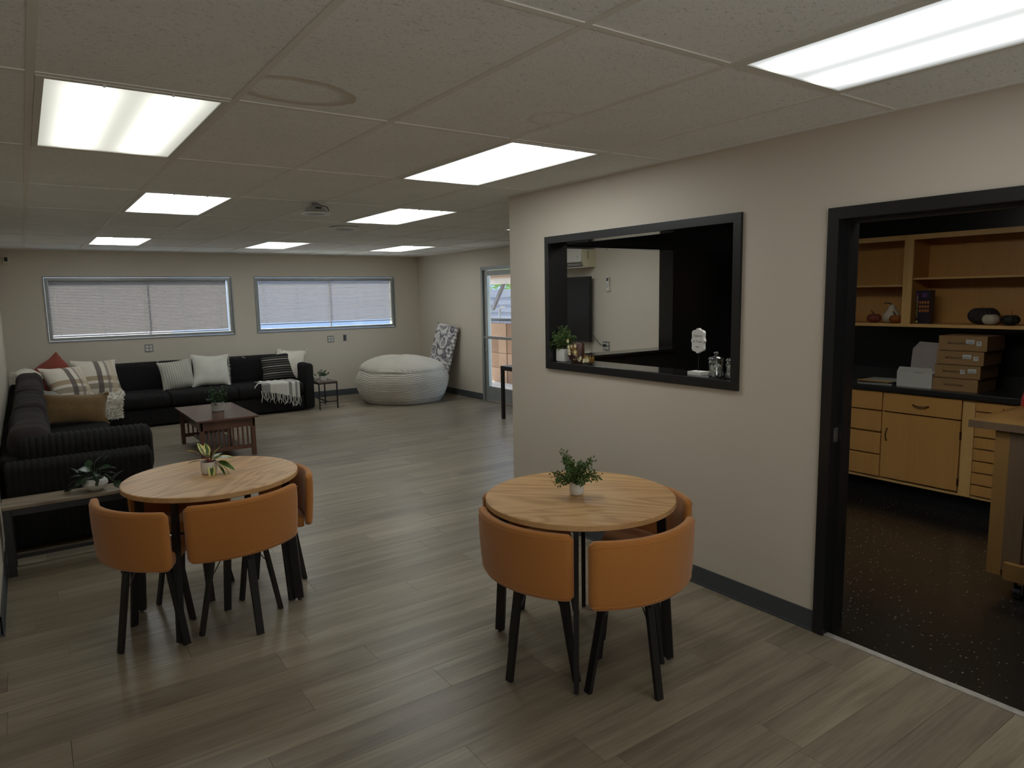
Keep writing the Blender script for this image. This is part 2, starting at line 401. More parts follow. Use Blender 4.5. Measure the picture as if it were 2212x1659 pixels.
def lathe(bm, prof, c=(0, 0, 0), n=32, lobes=0, depth=0.0, close=True):
    rings = []
    for r, z in prof:
        rings.append([bm.verts.new((c[0] + r * (1 - depth * abs(math.cos(lobes * 0.5 * (2 * PI * k / n))) ** 3 if lobes else 1) * math.cos(2 * PI * k / n),
                                    c[1] + r * (1 - depth * abs(math.cos(lobes * 0.5 * (2 * PI * k / n))) ** 3 if lobes else 1) * math.sin(2 * PI * k / n), c[2] + z)) for k in range(n)])
    for a, b in zip(rings, rings[1:]):
        for k in range(n): bm.faces.new((a[k], a[(k + 1) % n], b[(k + 1) % n], b[k]))
    if close:
        bm.faces.new(rings[0][::-1]); bm.faces.new(rings[-1])
    return bm
def bar(bm, p0, p1, w, t, wdir, w1=None):
    """flat bar from p0 to p1, wide along wdir"""
    p0, p1 = Vector(p0), Vector(p1); d = (p1 - p0).normalized(); wd = Vector(wdir); wd = (wd - wd.dot(d) * d).normalized(); td = d.cross(wd)
    # keep the ends horizontal
    vs_ = []
    for p, ww in ((p0, w), (p1, w1 or w)):
        for a, b_ in ((-1, -1), (1, -1), (1, 1), (-1, 1)):
            q = p + a * ww / 2 * wd + b_ * t / 2 * td; k = (p.z - q.z) / d.z if abs(d.z) > 0.3 else 0
            vs_.append(bm.verts.new(q + k * d))
    for q in ((0, 1, 2, 3), (7, 6, 5, 4), (0, 4, 5, 1), (1, 5, 6, 2), (2, 6, 7, 3), (3, 7, 4, 0)): bm.faces.new([vs_[i] for i in q])
    return bm
def text_mesh(s, size, shear=0.0, extrude=0.0004, align='CENTER', offset=0.0, spacing=1.0):
    cu = bpy.data.curves.new('lettering', 'FONT'); cu.body = s; cu.size = size; cu.shear = shear; cu.extrude = extrude
    cu.align_x = align; cu.align_y = 'CENTER'; cu.resolution_u = 3; cu.offset = offset; cu.space_character = spacing
    o = bpy.data.objects.new('lettering', cu); COL.objects.link(o)
    dg = bpy.context.evaluated_depsgraph_get(); me = bpy.data.meshes.new_from_object(o.evaluated_get(dg))
    bpy.data.objects.remove(o); bpy.data.curves.remove(cu); return me
def lettering(s, size, mat, parent, loc, rot, **k):
    me = text_mesh(s, size, **k); me.materials.clear(); me.materials.append(mat)
    mw = Matrix.Translation(Vector(loc) - ORG.get(parent.name, Vector())) @ rot.to_4x4(); me.transform(mw)
    me.name = 'lettering'; o = bpy.data.objects.new('lettering', me); link(o, parent); return o
# text facing -X: text x -> -Y ... reader looks towards +X, so right-hand is -Y
ROT_FACE_NX = Matrix(((0, 0, -1), (-1, 0, 0), (0, 1, 0)))
def dup_tree(o, parent=None):
    c = o.copy(); COL.objects.link(c)
    if parent is not None: c.parent = parent
    ORG[c.name] = ORG.get(o.name, Vector())
    for ch in list(o.children): dup_tree(ch, c)
    return c

# ================================================================ SETTING
CH = 2.337
XP, XK, XR, YF, YE = 2.966, 3.106, 5.825, 11.183, 4.22
fl = solo('floor', B(-2.6, XR, -2.0, YF, -0.06, -0.006), vary('floor_underlay', (0.09, 0.08, 0.07)), kind='structure')
PW, PL = 0.183, 1.17
pmesh = {}
def plank(x0, x1, y0, y1):
    L = round(x1 - x0, 3); W = round(y1 - y0, 3)
    if (L, W) not in pmesh:
        g = 0.0005
        bm = B(g, L - g, g, W - g, -0.006, 0.0, bev=0.0007); pmesh[(L, W)] = mesh_of('plank', bm, m_plank)
    o = bpy.data.objects.new('plank', pmesh[(L, W)]); link(o, fl); o.location = (x0, y0, 0)
behind = []
y = 0.55; row = 0
prnd = random.Random(3)
while y < YF:
    y1 = min(y + PW, YF); x = -0.215 if y > 4.05 else -1.0
    xe = XR if y + PW * 0.5 > YE else XP
    off = prnd.uniform(0.15, 1.0) * PL; a = x; b_ = x + off
    while a < xe - 1e-4:
        b2 = min(b_, xe); plank(a, b2, y, y1); a = b2; b_ = a + PL
    y = y1; row += 1
bmb = bmesh.new()
y = 0.55
while y > -2.0:
    x = -2.6 + prnd.uniform(0, 1)
    xs = [-2.6]; 
    while x < XP: xs.append(x); x += PL
    xs.append(XP)
    for a, b_ in zip(xs, xs[1:]): box(bmb, a + .001, b_ - .001, y - PW + .001, y, -0.006, 0)
    y -= PW
yy = 0.55
while yy < 4.05:
    for a in (-2.59, -1.8): box(bmb, a, min(a + .79, -1.0), yy + .001, min(yy + PW, 4.1), -0.006, 0)
    yy += PW
part('plank', bmb, m_plank, fl, kind='stuff')

kf = solo('floor', B(XK - 0.14, XR, -1.4, YE - 0.14, -0.006, 0.0015), m_vct, kind='structure')

# walls -------------------------------------------------------------
def wall_y(lst):
    return boxes(lst)
W1 = (0.250, 2.657, 1.103, 1.990); W2 = (2.984, 5.368, 1.110, 1.988)
WT = 0.16
fw = [(-0.4, W1[0], YF, YF + WT, 0, CH + .1), (W1[1], W2[0], YF, YF + WT, 0, CH + .1), (W2[1], XR + .15, YF, YF + WT, 0, CH + .1)]
for wv in (W1, W2): fw += [(wv[0], wv[1], YF, YF + WT, 0, wv[2]), (wv[0], wv[1], YF, YF + WT, wv[3], CH + .1)]
solo('wall_far', boxes(fw), m_wall, kind='structure')
DY0, DY1, DZ = 7.98, 9.05, 2.065
solo('wall_right', boxes([(XR, XR + .15, YE, DY0, 0, CH + .1), (XR, XR + .15, DY1, YF, 0, CH + .1), (XR, XR + .15, DY0, DY1, DZ, CH + .1)]), m_wall, kind='structure')
solo('wall_left', boxes([(-0.345, -0.222, 4.10, YF, 0, CH + .1)]), m_wall, kind='structure')
solo('wall_rear', boxes([(-2.7, -0.345, 4.10, 4.22, 0, CH + .1), (-2.72, -2.6, -2.1, 4.22, 0, CH + .1), (-2.7, XP, -2.12, -2.0, 0, CH + .1)]), m_wall, kind='structure')
PY0, PY1, PZ0, PZ1 = 2.225, 3.765, 1.145, 1.985
KD0, KD1, KDZ = 0.83, 1.735, 1.972
def part_layer(x0, x1, yend):
    return boxes([(x0, x1, PY1, yend, 0, CH + .1), (x0, x1, PY0, PY1, 0, PZ0), (x0, x1, PY0, PY1, PZ1, CH + .1),
                  (x0, x1, KD1, PY0, 0, CH + .1), (x0, x1, KD0, KD1, KDZ, CH + .1), (x0, x1, -2.0, KD0, 0, CH + .1)])
solo('wall_partition', part_layer(XP, XP + .07, YE), m_wall, kind='structure')
OX0, OX1, OZ0, OZ1 = 3.30, 4.565, 1.135, 1.99
solo('wall_kitchen_front', part_layer(XP + .07, XK, YE - .14), m_black, kind='structure')
def end_layer(y0, y1):
    return boxes([(XP + .07 if y0 > 4.1 else XP + .07, OX0, y0, y1, 0, CH + .1), (OX1, XR, y0, y1, 0, CH + .1), (OX0, OX1, y0, y1, 0, OZ0), (OX0, OX1, y0, y1, OZ1, CH + .1)])
solo('wall_partition_end', end_layer(YE - .07, YE), m_wall, kind='structure')
solo('wall_kitchen_left', end_layer(YE - .14, YE - .07), m_black, kind='structure')
solo('wall_kitchen_back', boxes([(XR, XR + .15, -1.5, YE, 0, CH + .1), (XK, XR, -1.5, -1.4, 0, CH + .1)]), m_black, kind='structure')

# baseboards (cove base)
def cove(name, lst, toe):
    solo(name, boxes(lst + toe), m_base, kind='structure')
cove('baseboard_far', [(0, XR, YF - .006, YF, 0, .10)], [(0, XR, YF - .014, YF, 0, .010)])
cove('baseboard_right', [(XR - .006, XR, YE, DY0 - .02, 0, .10), (XR - .006, XR, DY1 + .02, YF, 0, .10)], [(XR - .014, XR, YE, DY0 - .02, 0, .01), (XR - .014, XR, DY1 + .02, YF, 0, .01)])
cove('baseboard_partition', [(XP - .006, XP, KD1 + .012, YE + .006, 0, .10), (XP - .006, XR, YE, YE + .006, 0, .10)], [(XP - .014, XP, KD1 + .012, YE, 0, .01)])
cove('baseboard_left', [(-.222, -.216, 4.094, YF, 0, .10), (-.345, -.216, 4.094, 4.10, 0, .10)], [(-.222, -.209, 4.09, YF, 0, .01)])

# ceiling ------------------------------------------------------------
cl = solo('ceiling', B(-2.7, XR + .1, -2.1, YF + .1, CH + 0.012, CH + 0.06), vary('ceiling_plenum', (0.3, 0.29, 0.27)), kind='structure')
GX, GY, TW, TL = 0.085, 2.703, 0.6096, 1.2192
LIGHTS = {(0, 0): 'dim', (3, -2): 'near', (3, 0): 'n', (4, 2): 'n', (1, 2): 'n', (1, 5): 'n', (4, 5): 'n', (7, 5): 'n', (7, 2): 'n', (0, -3): 'dim'}
tmesh = {}
def tile(x0, x1, y0, y1, mat=None):
    key = (round(x1 - x0, 3), round(y1 - y0, 3), mat.name if mat else '')
    if key not in tmesh:
        tmesh[key] = mesh_of('ceiling_tile', B(.009, key[0] - .009, .009, key[1] - .009, 0.006, 0.014), mat or m_tile)
    o = bpy.data.objects.new('ceiling_tile', tmesh[key]); link(o, cl); o.location = (x0, y0, CH - 0.002)
    return o
m_st1 = tile_mat('ceiling_tile_water_ring', (0.145, 1.005, 0.235, 0.155, R(8), 0.9))
m_st2 = tile_mat('ceiling_tile_faint_mark', (0.55, 0.83, 0.11, 0.11, R(20), 0.32))
for i in range(-5, 10):
    for j in range(-4, 7):
        x0, x1 = GX + TW * i, GX + TW * (i + 1); y0, y1 = GY + TL * j, GY + TL * (j + 1)
        x1 = min(x1, XR); y1 = min(y1, YF)
        if x0 >= XR - .02 or x1 < -2.6: continue
        if y1 <= YE - 0.2 and x0 >= XP - .03: continue
        if (i, j) in LIGHTS: continue
        mt = None
        if (i, j) == (1, -1): mt = m_st1
        if (i, j) == (2, -1): mt = m_st2
        if y0 < YE - .2 and x1 > XP + .05: x1 = x1 if y1 > YE else XP
        if y1 > 4.1 and x1 <= -0.30: continue
        tile(x0, x1, y0, y1, mt)
for i in range(-4, 10):
    x = GX + TW * i
    if x > XR - .03: continue
    y0 = -2.0 if x < XP - 0.02 else YE
    y1 = YF if x > -.3 else 4.1
    part('grid_bar', B(x - .012, x + .012, y0, y1, CH + .0002, CH + .010), m_grid, cl)
for j in range(-3, 7):
    y = GY + TL * j
    x0 = -2.6 if y < 4.1 else -.222; x1 = XR if y > YE else XP
    part('grid_bar', B(x0, x1, y - .012, y + .012, CH + .0006, CH + .009), m_grid, cl)
part('wall_angle', boxes([(-.222, XR, YF - .02, YF, CH - .004, CH + .004), (XR - .02, XR, YE, YF, CH - .004, CH + .004), (XP - .02, XP, -2, YE, CH - .004, CH + .004), (-.222, -.202, 4.1, YF, CH - .004, CH + .004)]), m_grid, cl)
solo('ceiling', B(XK - .07, XR, -1.4, YE - .07, CH + .001, CH + .011), vary('kitchen_ceiling_paint', (0.35, 0.33, 0.3)), kind='structure')

LLAB = {(0, 0): 'dim greenish-white fluorescent troffer nearest the left edge, both tubes showing', (3, -2): 'large bright fluorescent troffer above the black kitchen doorway',
        (3, 0): 'bright fluorescent troffer beside the beige partition wall above the pass-through', (4, 2): 'fluorescent troffer just past the round ceiling speaker, before the far right door',
        (1, 2): 'fluorescent troffer in the second row on the left side of the ceiling', (1, 5): 'fluorescent troffer nearest the far left window',
        (4, 5): 'fluorescent troffer in the last row, the middle one of three', (7, 5): 'fluorescent troffer in the last row, closest to the far right corner',
        (7, 2): 'fluorescent troffer mostly hidden behind the partition wall edge', (0, -3): 'fluorescent troffer overhead behind the viewer'}
for (i, j), k in LIGHTS.items():
    cx, cy = GX + TW * (i + .5), GY + TL * (j + .5)
    t = thing('ceiling_light', LLAB[(i, j)], 'light', (cx, cy, CH), group='recessed fluorescent troffers')
    fr = bmesh.new()
    for a in ((-.292, -.268, -.597, .597), (.268, .292, -.597, .597), (-.268, .268, -.597, -.573), (-.268, .268, .573, .597)):
        box(fr, a[0], a[1], a[2], a[3], -.0025, .012)
    part('frame', fr, m_framew, t, local=True)
    mt = {'dim': m_lensdim, 'near': m_lensbig, 'n': m_lens}[k]
    part('diffuser', B(-.268, .268, -.573, .573, 0.002, .006), mt, t, local=True)
    for lx in (.1, -.108): part('latch', B(lx, lx + .008, -.600, -.592, -.010, .0), m_framew, t, local=True)
t = thing('ceiling_light', 'fluorescent fixture on the kitchen ceiling out of sight above the cabinets', 'light', (3.50, 1.95, CH))
part('frame', boxes([(-.30, .30, -.62, .62, -.045, 0.0)]), m_framew, t, local=True)
part('diffuser', B(-.28, .28, -.6, .6, -.115, -.0455, bev=.012), m_lenskit, t, local=True)

# windows ------------------------------------------------------------
def window(n, wv):
    x0, x1, z0, z1 = wv
    t = thing('window_%d' % n, kind='structure', loc=(x0, YF, z0))
    def ring(a, wd, y0, y1):
        return [(x0 - a, x0 - a + wd, y0, y1, z0 - a, z1 + a), (x1 + a - wd, x1 + a, y0, y1, z0 - a, z1 + a),
                (x0 - a + wd, x1 + a - wd, y0, y1, z0 - a, z0 - a + wd), (x0 - a + wd, x1 + a - wd, y0, y1, z1 + a - wd, z1 + a)]
    for q in ring(0.0, 0.016, YF - .012, YF + .05): part('outer_frame', B(*q, bev=.002), m_alu, t)
    for q in ring(-.020, 0.040, YF + .008, YF + .11): part('sash_frame', B(*q, bev=.002), m_alu, t)
    part('glass', B(x0 + .05, x1 - .05, YF + .095, YF + .099, z0 + .05, z1 - .05), m_pane, t)
    for fx in (0.52,):
        xm = x0 + (x1 - x0) * fx; part('mullion', B(xm - .008, xm + .008, YF + .088, YF + .108, z0 + .05, z1 - .05), m_alu, t)
window(1, W1); window(2, W2)

slatmesh = {}
def blind(wv, label, tilt, gapl, gapr, drop_z0, stag=0.0, n_cord=5):
    x0, x1 = wv[0] + .062 + gapl, wv[1] - .062 - gapr; zt = wv[3] - .050; zb = drop_z0
    t = thing('window_blind', label, 'blind', ((x0 + x1) / 2, YF + .050, zb), group='horizontal blinds on the far wall')
    part('headrail', B(x0, x1, YF + .036, YF + .064, zt - .022, zt, bev=.002), m_slatd, t)
    pitch = 0.0205; n = int((zt - .026 - zb - .012) / pitch); L = x1 - x0
    bm = bmesh.new(); W = 0.0125; rows = []
    xb = [-L / 2]
    for k in range(n_cord):
        xc = -L / 2 + .10 + (L - .2) * k / (n_cord - 1); xb += [xc - .0035, xc + .0035]
    xb.append(L / 2)
    for k in range(7):
        u = (-1, -.6, -.22, 0, .22, .6, 1)[k]; rows.append([bm.verts.new((q, u * W, 0.0022 * (1 - u * u))) for q in xb])
    for r_, (a, b_) in enumerate(zip(rows, rows[1:])):
        for q in range(len(xb) - 1):
            if q % 2 == 1 and r_ in (2, 3): continue       # cord slot
            bm.faces.new((a[q], a[q + 1], b_[q + 1], b_[q]))
    me = mesh_of('slat', bm, m_slat, smooth=True)
    for k in range(n):
        z = zt - .034 - k * pitch
        o = bpy.data.objects.new('slat', me); link(o, t)
        tl = tilt(k / n) + rnd.uniform(-2, 2)
        o.location = (0, 0, z - zb); o.rotation_euler = (R(tl), 0, 0)
    part('bottom_rail', B(x0, x1, YF + .040, YF + .060, zb, zb + .014, bev=.003), m_slatd, t)
    for k in range(n_cord):
        xc = x0 + .10 + (L - .2) * k / (n_cord - 1)
        bm = bmesh.new(); tube(bm, [(xc, YF + .0365, zb + .01), (xc, YF + .0365, zt)], .0013, 5); tube(bm, [(xc, YF + .0635, zb + .01), (xc, YF + .0635, zt)], .0013, 5)
        part('ladder_cord', bm, m_slatd, t)
    bm = bmesh.new(); tube(bm, [(x0 + .06, YF + .028, zt - .02), (x0 + .062, YF + .028, zb + .32)], .003, 6); part('tilt_wand', bm, m_jar, t)
    return t
m_slatd = vary('blind_rail', (0.26, 0.25, 0.26), 0.05, 4, 0.5)
blind(W1, 'wide closed horizontal blind in the left far window', lambda f: -66 + 8 * f, 0.0, 0.022, 1.172)
blind(W2, 'half open horizontal blind in the right far window', lambda f: -46, 0.012, 0.0, 1.232)

# right wall glazed door --------------------------------------------
t = thing('door_2', kind='structure', loc=(XR, DY1, 0))
x0 = XR - .03; x1 = XR + .09
part('door_frame', boxes([(x0, x1, DY1 - .05, DY1, 0, DZ), (x0, x1, DY0, DY0 + .05, 0, DZ), (x0, x1, DY0 + .05, DY1 - .05, DZ - .05, DZ)], .003), m_alu, t)
part('door_stop', boxes([(XR + .0, XR + .03, DY1 - .085, DY1 - .05, 0, DZ - .05)]), m_alu, t)
lf = [(XR - .012, XR + .03, DY1 - .155, DY1 - .088, .02, DZ - .06), (XR - .012, XR + .03, DY0 + .052, DY0 + .12, .02, DZ - .06),
      (XR - .012, XR + .03, DY0 + .12, DY1 - .155, DZ - .135, DZ - .06), (XR - .012, XR + .03, DY0 + .12, DY1 - .155, .02, .235)]
leaf = part('door_leaf', boxes(lf, .003), m_alu, t)
part('glass', B(XR + .006, XR + .012, DY0 + .12, DY1 - .155, .235, DZ - .135), m_pane, leaf)
part('push_bar', B(XR - .045, XR - .010, DY0 + .06, DY1 - .09, .975, 1.015, bev=.004), m_alu, t)
bm = bmesh.new(); tube(bm, [(XR - .035, DY1 - .115, .80), (XR - .012, DY1 - .115, .80)], .014, 12); part('lock_cylinder', bm, m_steel, t)
part('threshold', B(XR - .02, XR + .12, DY0, DY1, 0, .012), m_steel, t)

# kitchen doorway -----------------------------------------------------
t = thing('door_1', kind='structure', loc=(XP, KD1, 0))
fx0 = XP - .016; z1 = KDZ + .006
jb = boxes([(fx0, XK + .016, KD1 - .042, KD1 + .010, 0, z1), (XP + .05, XP + .085, KD1 - .058, KD1 - .042, 0, z1 - .05)], .002)
part('jamb', jb, m_blacktrim, t)
part('jamb', boxes([(fx0, XK + .016, KD0 - .01, KD0 + .042, 0, z1)], .002), m_blacktrim, t)
part('head', boxes([(fx0, XK + .016, KD0 + .042, KD1 - .042, z1 - .052, z1), (XP + .05, XP + .085, KD0 + .04, KD1 - .058, z1 - .068, z1 - .052)], .002), m_blacktrim, t)
part('strike_plate', boxes([(XP + .012, XP + .045, KD1 - .0445, KD1 - .0415, .93, .995), (XP + .02, XP + .036, KD1 - .046, KD1 - .044, .95, .975)]), m_steel, t)
solo('trim_1', B(XP - .004, XP + .030, KD0 + .03, KD1 - .042, 0.0, .007, bev=.002), vary('threshold_strip', (0.50, 0.48, 0.44), .15, 30, .35, 0, 90, .5, .3), kind='structure')

# pass-through frame --------------------------------------------------
t = thing('trim_2', kind='structure', loc=(XP, PY0, PZ0))
a0, a1 = XP - .017, XP
part('casing', B(a0, a1, PY0 - .026, PY0 + .020, PZ0 + .02, PZ1 - .02, bev=.0015), m_blacktrim, t)
part('casing', B(a0, a1, PY1 - .020, PY1 + .022, PZ0 + .02, PZ1 - .02, bev=.0015), m_blacktrim, t)
part('casing', B(a0, a1, PY0 - .026, PY1 + .022, PZ1 - .02, PZ1 + .027, bev=.0015), m_blacktrim, t)
part('casing', B(a0, a1, PY0 - .026, PY1 + .022, PZ0 - .030, PZ0 + .018, bev=.0015), m_blacktrim, t)
part('sill', B(a1, XK + .09, PY0, PY1, PZ0, PZ0 + .020, bev=.002), m_blackgloss, t)
part('head_lining', B(a1, XK + .01, PY0, PY1, PZ1 - .018, PZ1), m_blackgloss, t)
part('jamb_lining', B(a1, XK + .01, PY0, PY0 + .018, PZ0 + .02, PZ1 - .018), m_blacktrim, t)
part('jamb_lining', B(a1, XK + .01, PY1 - .018, PY1, PZ0 + .02, PZ1 - .018), m_blacktrim, t)
t = thing('trim_3', kind='structure', loc=(OX0, YE - .14, OZ0))
part('sill', B(OX0, OX1, YE - .20, YE + .02, OZ0 - .005, OZ0 + .012, bev=.002), m_blackgloss, t)
part('jamb_lining', B(OX1 - .012, OX1, YE - .15, YE + .006, OZ0 + .012, OZ1), m_blackgloss, t)
part('head_lining', B(OX0, OX1, YE - .15, YE + .006, OZ1 - .012, OZ1), m_blackgloss, t)
part('casing', boxes([(OX1 - .002, OX1 + .13, YE - .152, YE - .14, OZ0 - .04, OZ1 + .05), (OX0, OX1, YE - .152, YE - .14, OZ1, OZ1 + .05)]), m_blacktrim, t)

# ================================================================ OUTSIDE
gm = vary('concrete_paving', (0.42, 0.40, 0.37), .1, 2, .9, kind='Object')
solo('ground', boxes([(-12, 24, YF + WT, 40, -.12, -.06), (XR + .15, 24, -4, YF + WT, -.12, -.06)]), gm, 'pale concrete paving outside beyond the windows and the glass door', 'paving')
solo('neighbour_wall', boxes([(-6, 2.3, 14.5, 14.7, -.06, 3.4)]), vary('stucco', (0.60, 0.54, 0.50), .06, 1, .9), 'pale stucco wall outside seen through the left blind', 'wall')
t = thing('neighbour_building', 'pale blue-grey building in shade outside seen through the right blind', 'building', (5, 22, -.06))
part('wall', B(2.9, 16, 22, 22.3, -.06, 5.2), vary('shaded_siding', (.40, .44, .52), .04, 1, .9), t)
part('eave', B(2.7, 16.2, 21.2, 22.6, 5.2, 5.4), vary('eave_paint', (.6, .6, .6)), t)
fx = 7.55
t = thing('block_fence', 'tan block fence with weathered vertical piers outside the glass door', 'fence', (fx, 9, -.06))
mb = [vary('fence_block_%d' % k, c, .10, 14, .9, .4, 60) for k, c in enumerate((lin((136, 104, 78)), lin((122, 92, 70)), lin((150, 120, 94))))]
for c in range(17):
    for r in range(4):
        yy = 7.6 + c * .275
        part('block', B(fx + (.0 if c % 3 else -.012), fx + .12, yy, yy + .268, -.06 + r * .29, -.06 + r * .29 + .284, bev=.004), mb[(c * 2 + r) % 3 if c % 3 else 2], t)
t = thing('patio_cover', 'white painted patio beam carrying tan roof boards outside the glass door', 'patio cover', (7.5, 9.5, 1.8))
part('beam', B(7.42, 7.52, 6, 13, 1.845, 1.945), vary('white_beam', (.75, .76, .78), .03), t)
for k in range(24): part('roof_board', B(6.7, 9.2, 6.4 + k * .28, 6.672 + k * .28, 1.99, 2.015), vary('roof_board', lin((150, 124, 98))) if k == 0 else bpy.data.materials['roof_board'], t)
part('brace', bar(bmesh.new(), (7.47, 11.25, 1.35), (7.47, 10.85, 1.85), .06, .05, (0, 1, 0)), vary('brace_grey', (.16, .16, .17)), t)
t = thing('metal_awning', 'grey corrugated metal shed wall beyond the tan fence', 'shed', (10.5, 12, 0))
for k in range(14): part('corrugated_panel', B(10.5 + (.02 if k % 2 else 0), 10.55, 8, 19, (.4 if k else -.06) + k * .1, .495 + k * .1), vary('shed_metal', (.15, .15, .17)) if k == 0 else bpy.data.materials['shed_metal'], t)
t = thing('standpipe', 'thin dark pipe with a curved top over the tan fence', 'pipe', (7.9, 11.6, 1.0))
bm = bmesh.new(); tube(bm, [(7.9, 11.65, -.06), (7.9, 11.65, 1.30), (7.9, 11.62, 1.38), (7.9, 11.55, 1.41), (7.9, 11.46, 1.40)], .016, 8); part('pipe', bm, m_steel, t)
part('rail', B(7.85, 7.95, 9.5, 12.5, 1.12, 1.17), vary('dark_rail', (.03, .03, .035)), t)
def foliage_blob(n, c, r, size, rg):
    bm = bmesh.new()
    for _ in range(n):
        d = Vector((rg.gauss(0, 1), rg.gauss(0, 1), rg.gauss(0, 1))).normalized() * rg.uniform(.6, 1); p = Vector(c) + Vector((d.x * r[0], d.y * r[1], d.z * r[2]))
        x, y_, z_ = frame_axes((rg.uniform(-1, 1), rg.uniform(-1, 1), rg.uniform(-1, 1))); s = size * rg.uniform(.6, 1.3)
        v = [bm.verts.new(p + x * s), bm.verts.new(p + y_ * s * .5), bm.verts.new(p - x * s), bm.verts.new(p - y_ * s * .5)]; bm.faces.new(v)
    return bm
t = thing('tree', 'bright green tree crown beyond the grey shed', 'tree', (13, 15.5, 0))
part('foliage', foliage_blob(2500, (13, 16.0, 2.3), (1.2, 4, .9), .10, random.Random(5)), leaf_mat('tree_leaf', lin((120, 150, 60)), lin((170, 190, 96))), t, kind='stuff', recalc=False)
bm = bmesh.new(); tube(bm, [(13, 16, -.06), (13, 16, 2.2)], .12, 8); part('trunk', bm, m_stem, t)

# ================================================================ TABLES AND CHAIRS
def leg_tab(bm, p0, p1, rad_dir):
    bar(bm, p0, p1, .040, .020, rad_dir, .046)
def dining_table(loc, rot, mtop, label):
    t = thing('dining_table', label, 'table', (loc[0], loc[1], 0), group='round dining tables', rot=(0, 0, rot))
    bm = bmesh.new(); rr = .427
    lathe(bm, [(rr - .004, .693), (rr, .696), (rr, .7165), (rr - .004, .7195)], n=96, close=True)
    for f in bm.faces:
        if abs(f.normal.z) < .6 or f.calc_center_median().z < .70: f.material_index = 1
    bmesh.ops.recalc_face_normals(bm, faces=bm.faces)
    for f in bm.faces: f.material_index = 0 if (f.normal.z > .7 and f.calc_center_median().z > .715) else 1
    part('tabletop', bm, [mtop, m_edge], t, smooth=35, local=True)
    bm = boxes([(-.30, .30, -.02, .02, .668, .692), (-.02, .02, -.30, .30, .668, .692)]); part('under_frame', bm, m_blackmetal, t, local=True)
    for sx in (-1, 1):
        for sy in (-1, 1):
            rd = Vector((sx * .3155, sy * .2525, 0)); n_ = rd.normalized()
            bm = bmesh.new(); bar(bm, rd * .90 + Vector((0, 0, .691)), rd + Vector((0, 0, .010)), .038, .020, n_, .044)
            lg = part('leg', bm, m_blackmetal, t, local=True)
            bm = bmesh.new(); lathe(bm, [(.010, 0), (.011, .004), (.009, .0115)], (rd.x, rd.y, 0), 12); part('glide', bm, m_blackmetal, lg, local=True)
    return t
TR = (1.995, 2.322); TLc = (0.739, 3.800)
dining_table(TR, R(85.5), m_oakR, 'round oak-topped table with black legs beside the partition wall')
dining_table(TLc, R(12), m_oakL, 'round oak-topped table with black legs beside the black sofa and bench')

def arc_shell(ro, ri, z0, z1, half, zc=.030, n=30, prof_r=.018):
    """curved padded back: local +x outward, arc around the origin"""
    bm = bmesh.new()
    prof = []
    for k in range(20):
        a = 2 * PI * k / 20; ca, sa = math.cos(a), math.sin(a)
        e = 0.42
        prof.append((math.copysign(abs(ca) ** e, ca), math.copysign(abs(sa) ** e, sa)))
    rc, rh = (ro + ri) / 2, (ro - ri) / 2; zm, zh = (z0 + z1) / 2, (z1 - z0) / 2
    rings = []
    for i in range(n + 1):
        u = -1 + 2 * i / n; a = half * math.sin(u * PI / 2) if False else half * u
        edge = (1 - abs(u)) * half * rc                      # distance to the end in metres
        k1 = min(1, edge / .022); f = math.sqrt(max(0, 1 - (1 - k1) ** 2))
        sh = rh * (.30 + .70 * f); kz = min(1, edge / .034); fz = math.sqrt(max(0, 1 - (1 - kz) ** 2)); hz = zh - .020 * (1 - fz)
        fl_ = .012 * (1 - (zh and 0))
        ring = []
        for cx_, sz_ in prof:
            z = zm + sz_ * hz; lean = .014 * (z - z0) / (z1 - z0)
            r_ = rc + cx_ * sh + lean - .007 + .003 * math.cos(sz_ * 1.5)
            ring.append(bm.verts.new((r_ * math.cos(a), r_ * math.sin(a), z)))
        rings.append(ring)
    for a, b_ in zip(rings, rings[1:]):
        for k in range(20): bm.faces.new((a[k], a[(k + 1) % 20], b_[(k + 1) % 20], b_[k]))
    bm.faces.new(rings[0]); bm.faces.new(rings[-1][::-1])
    return bm
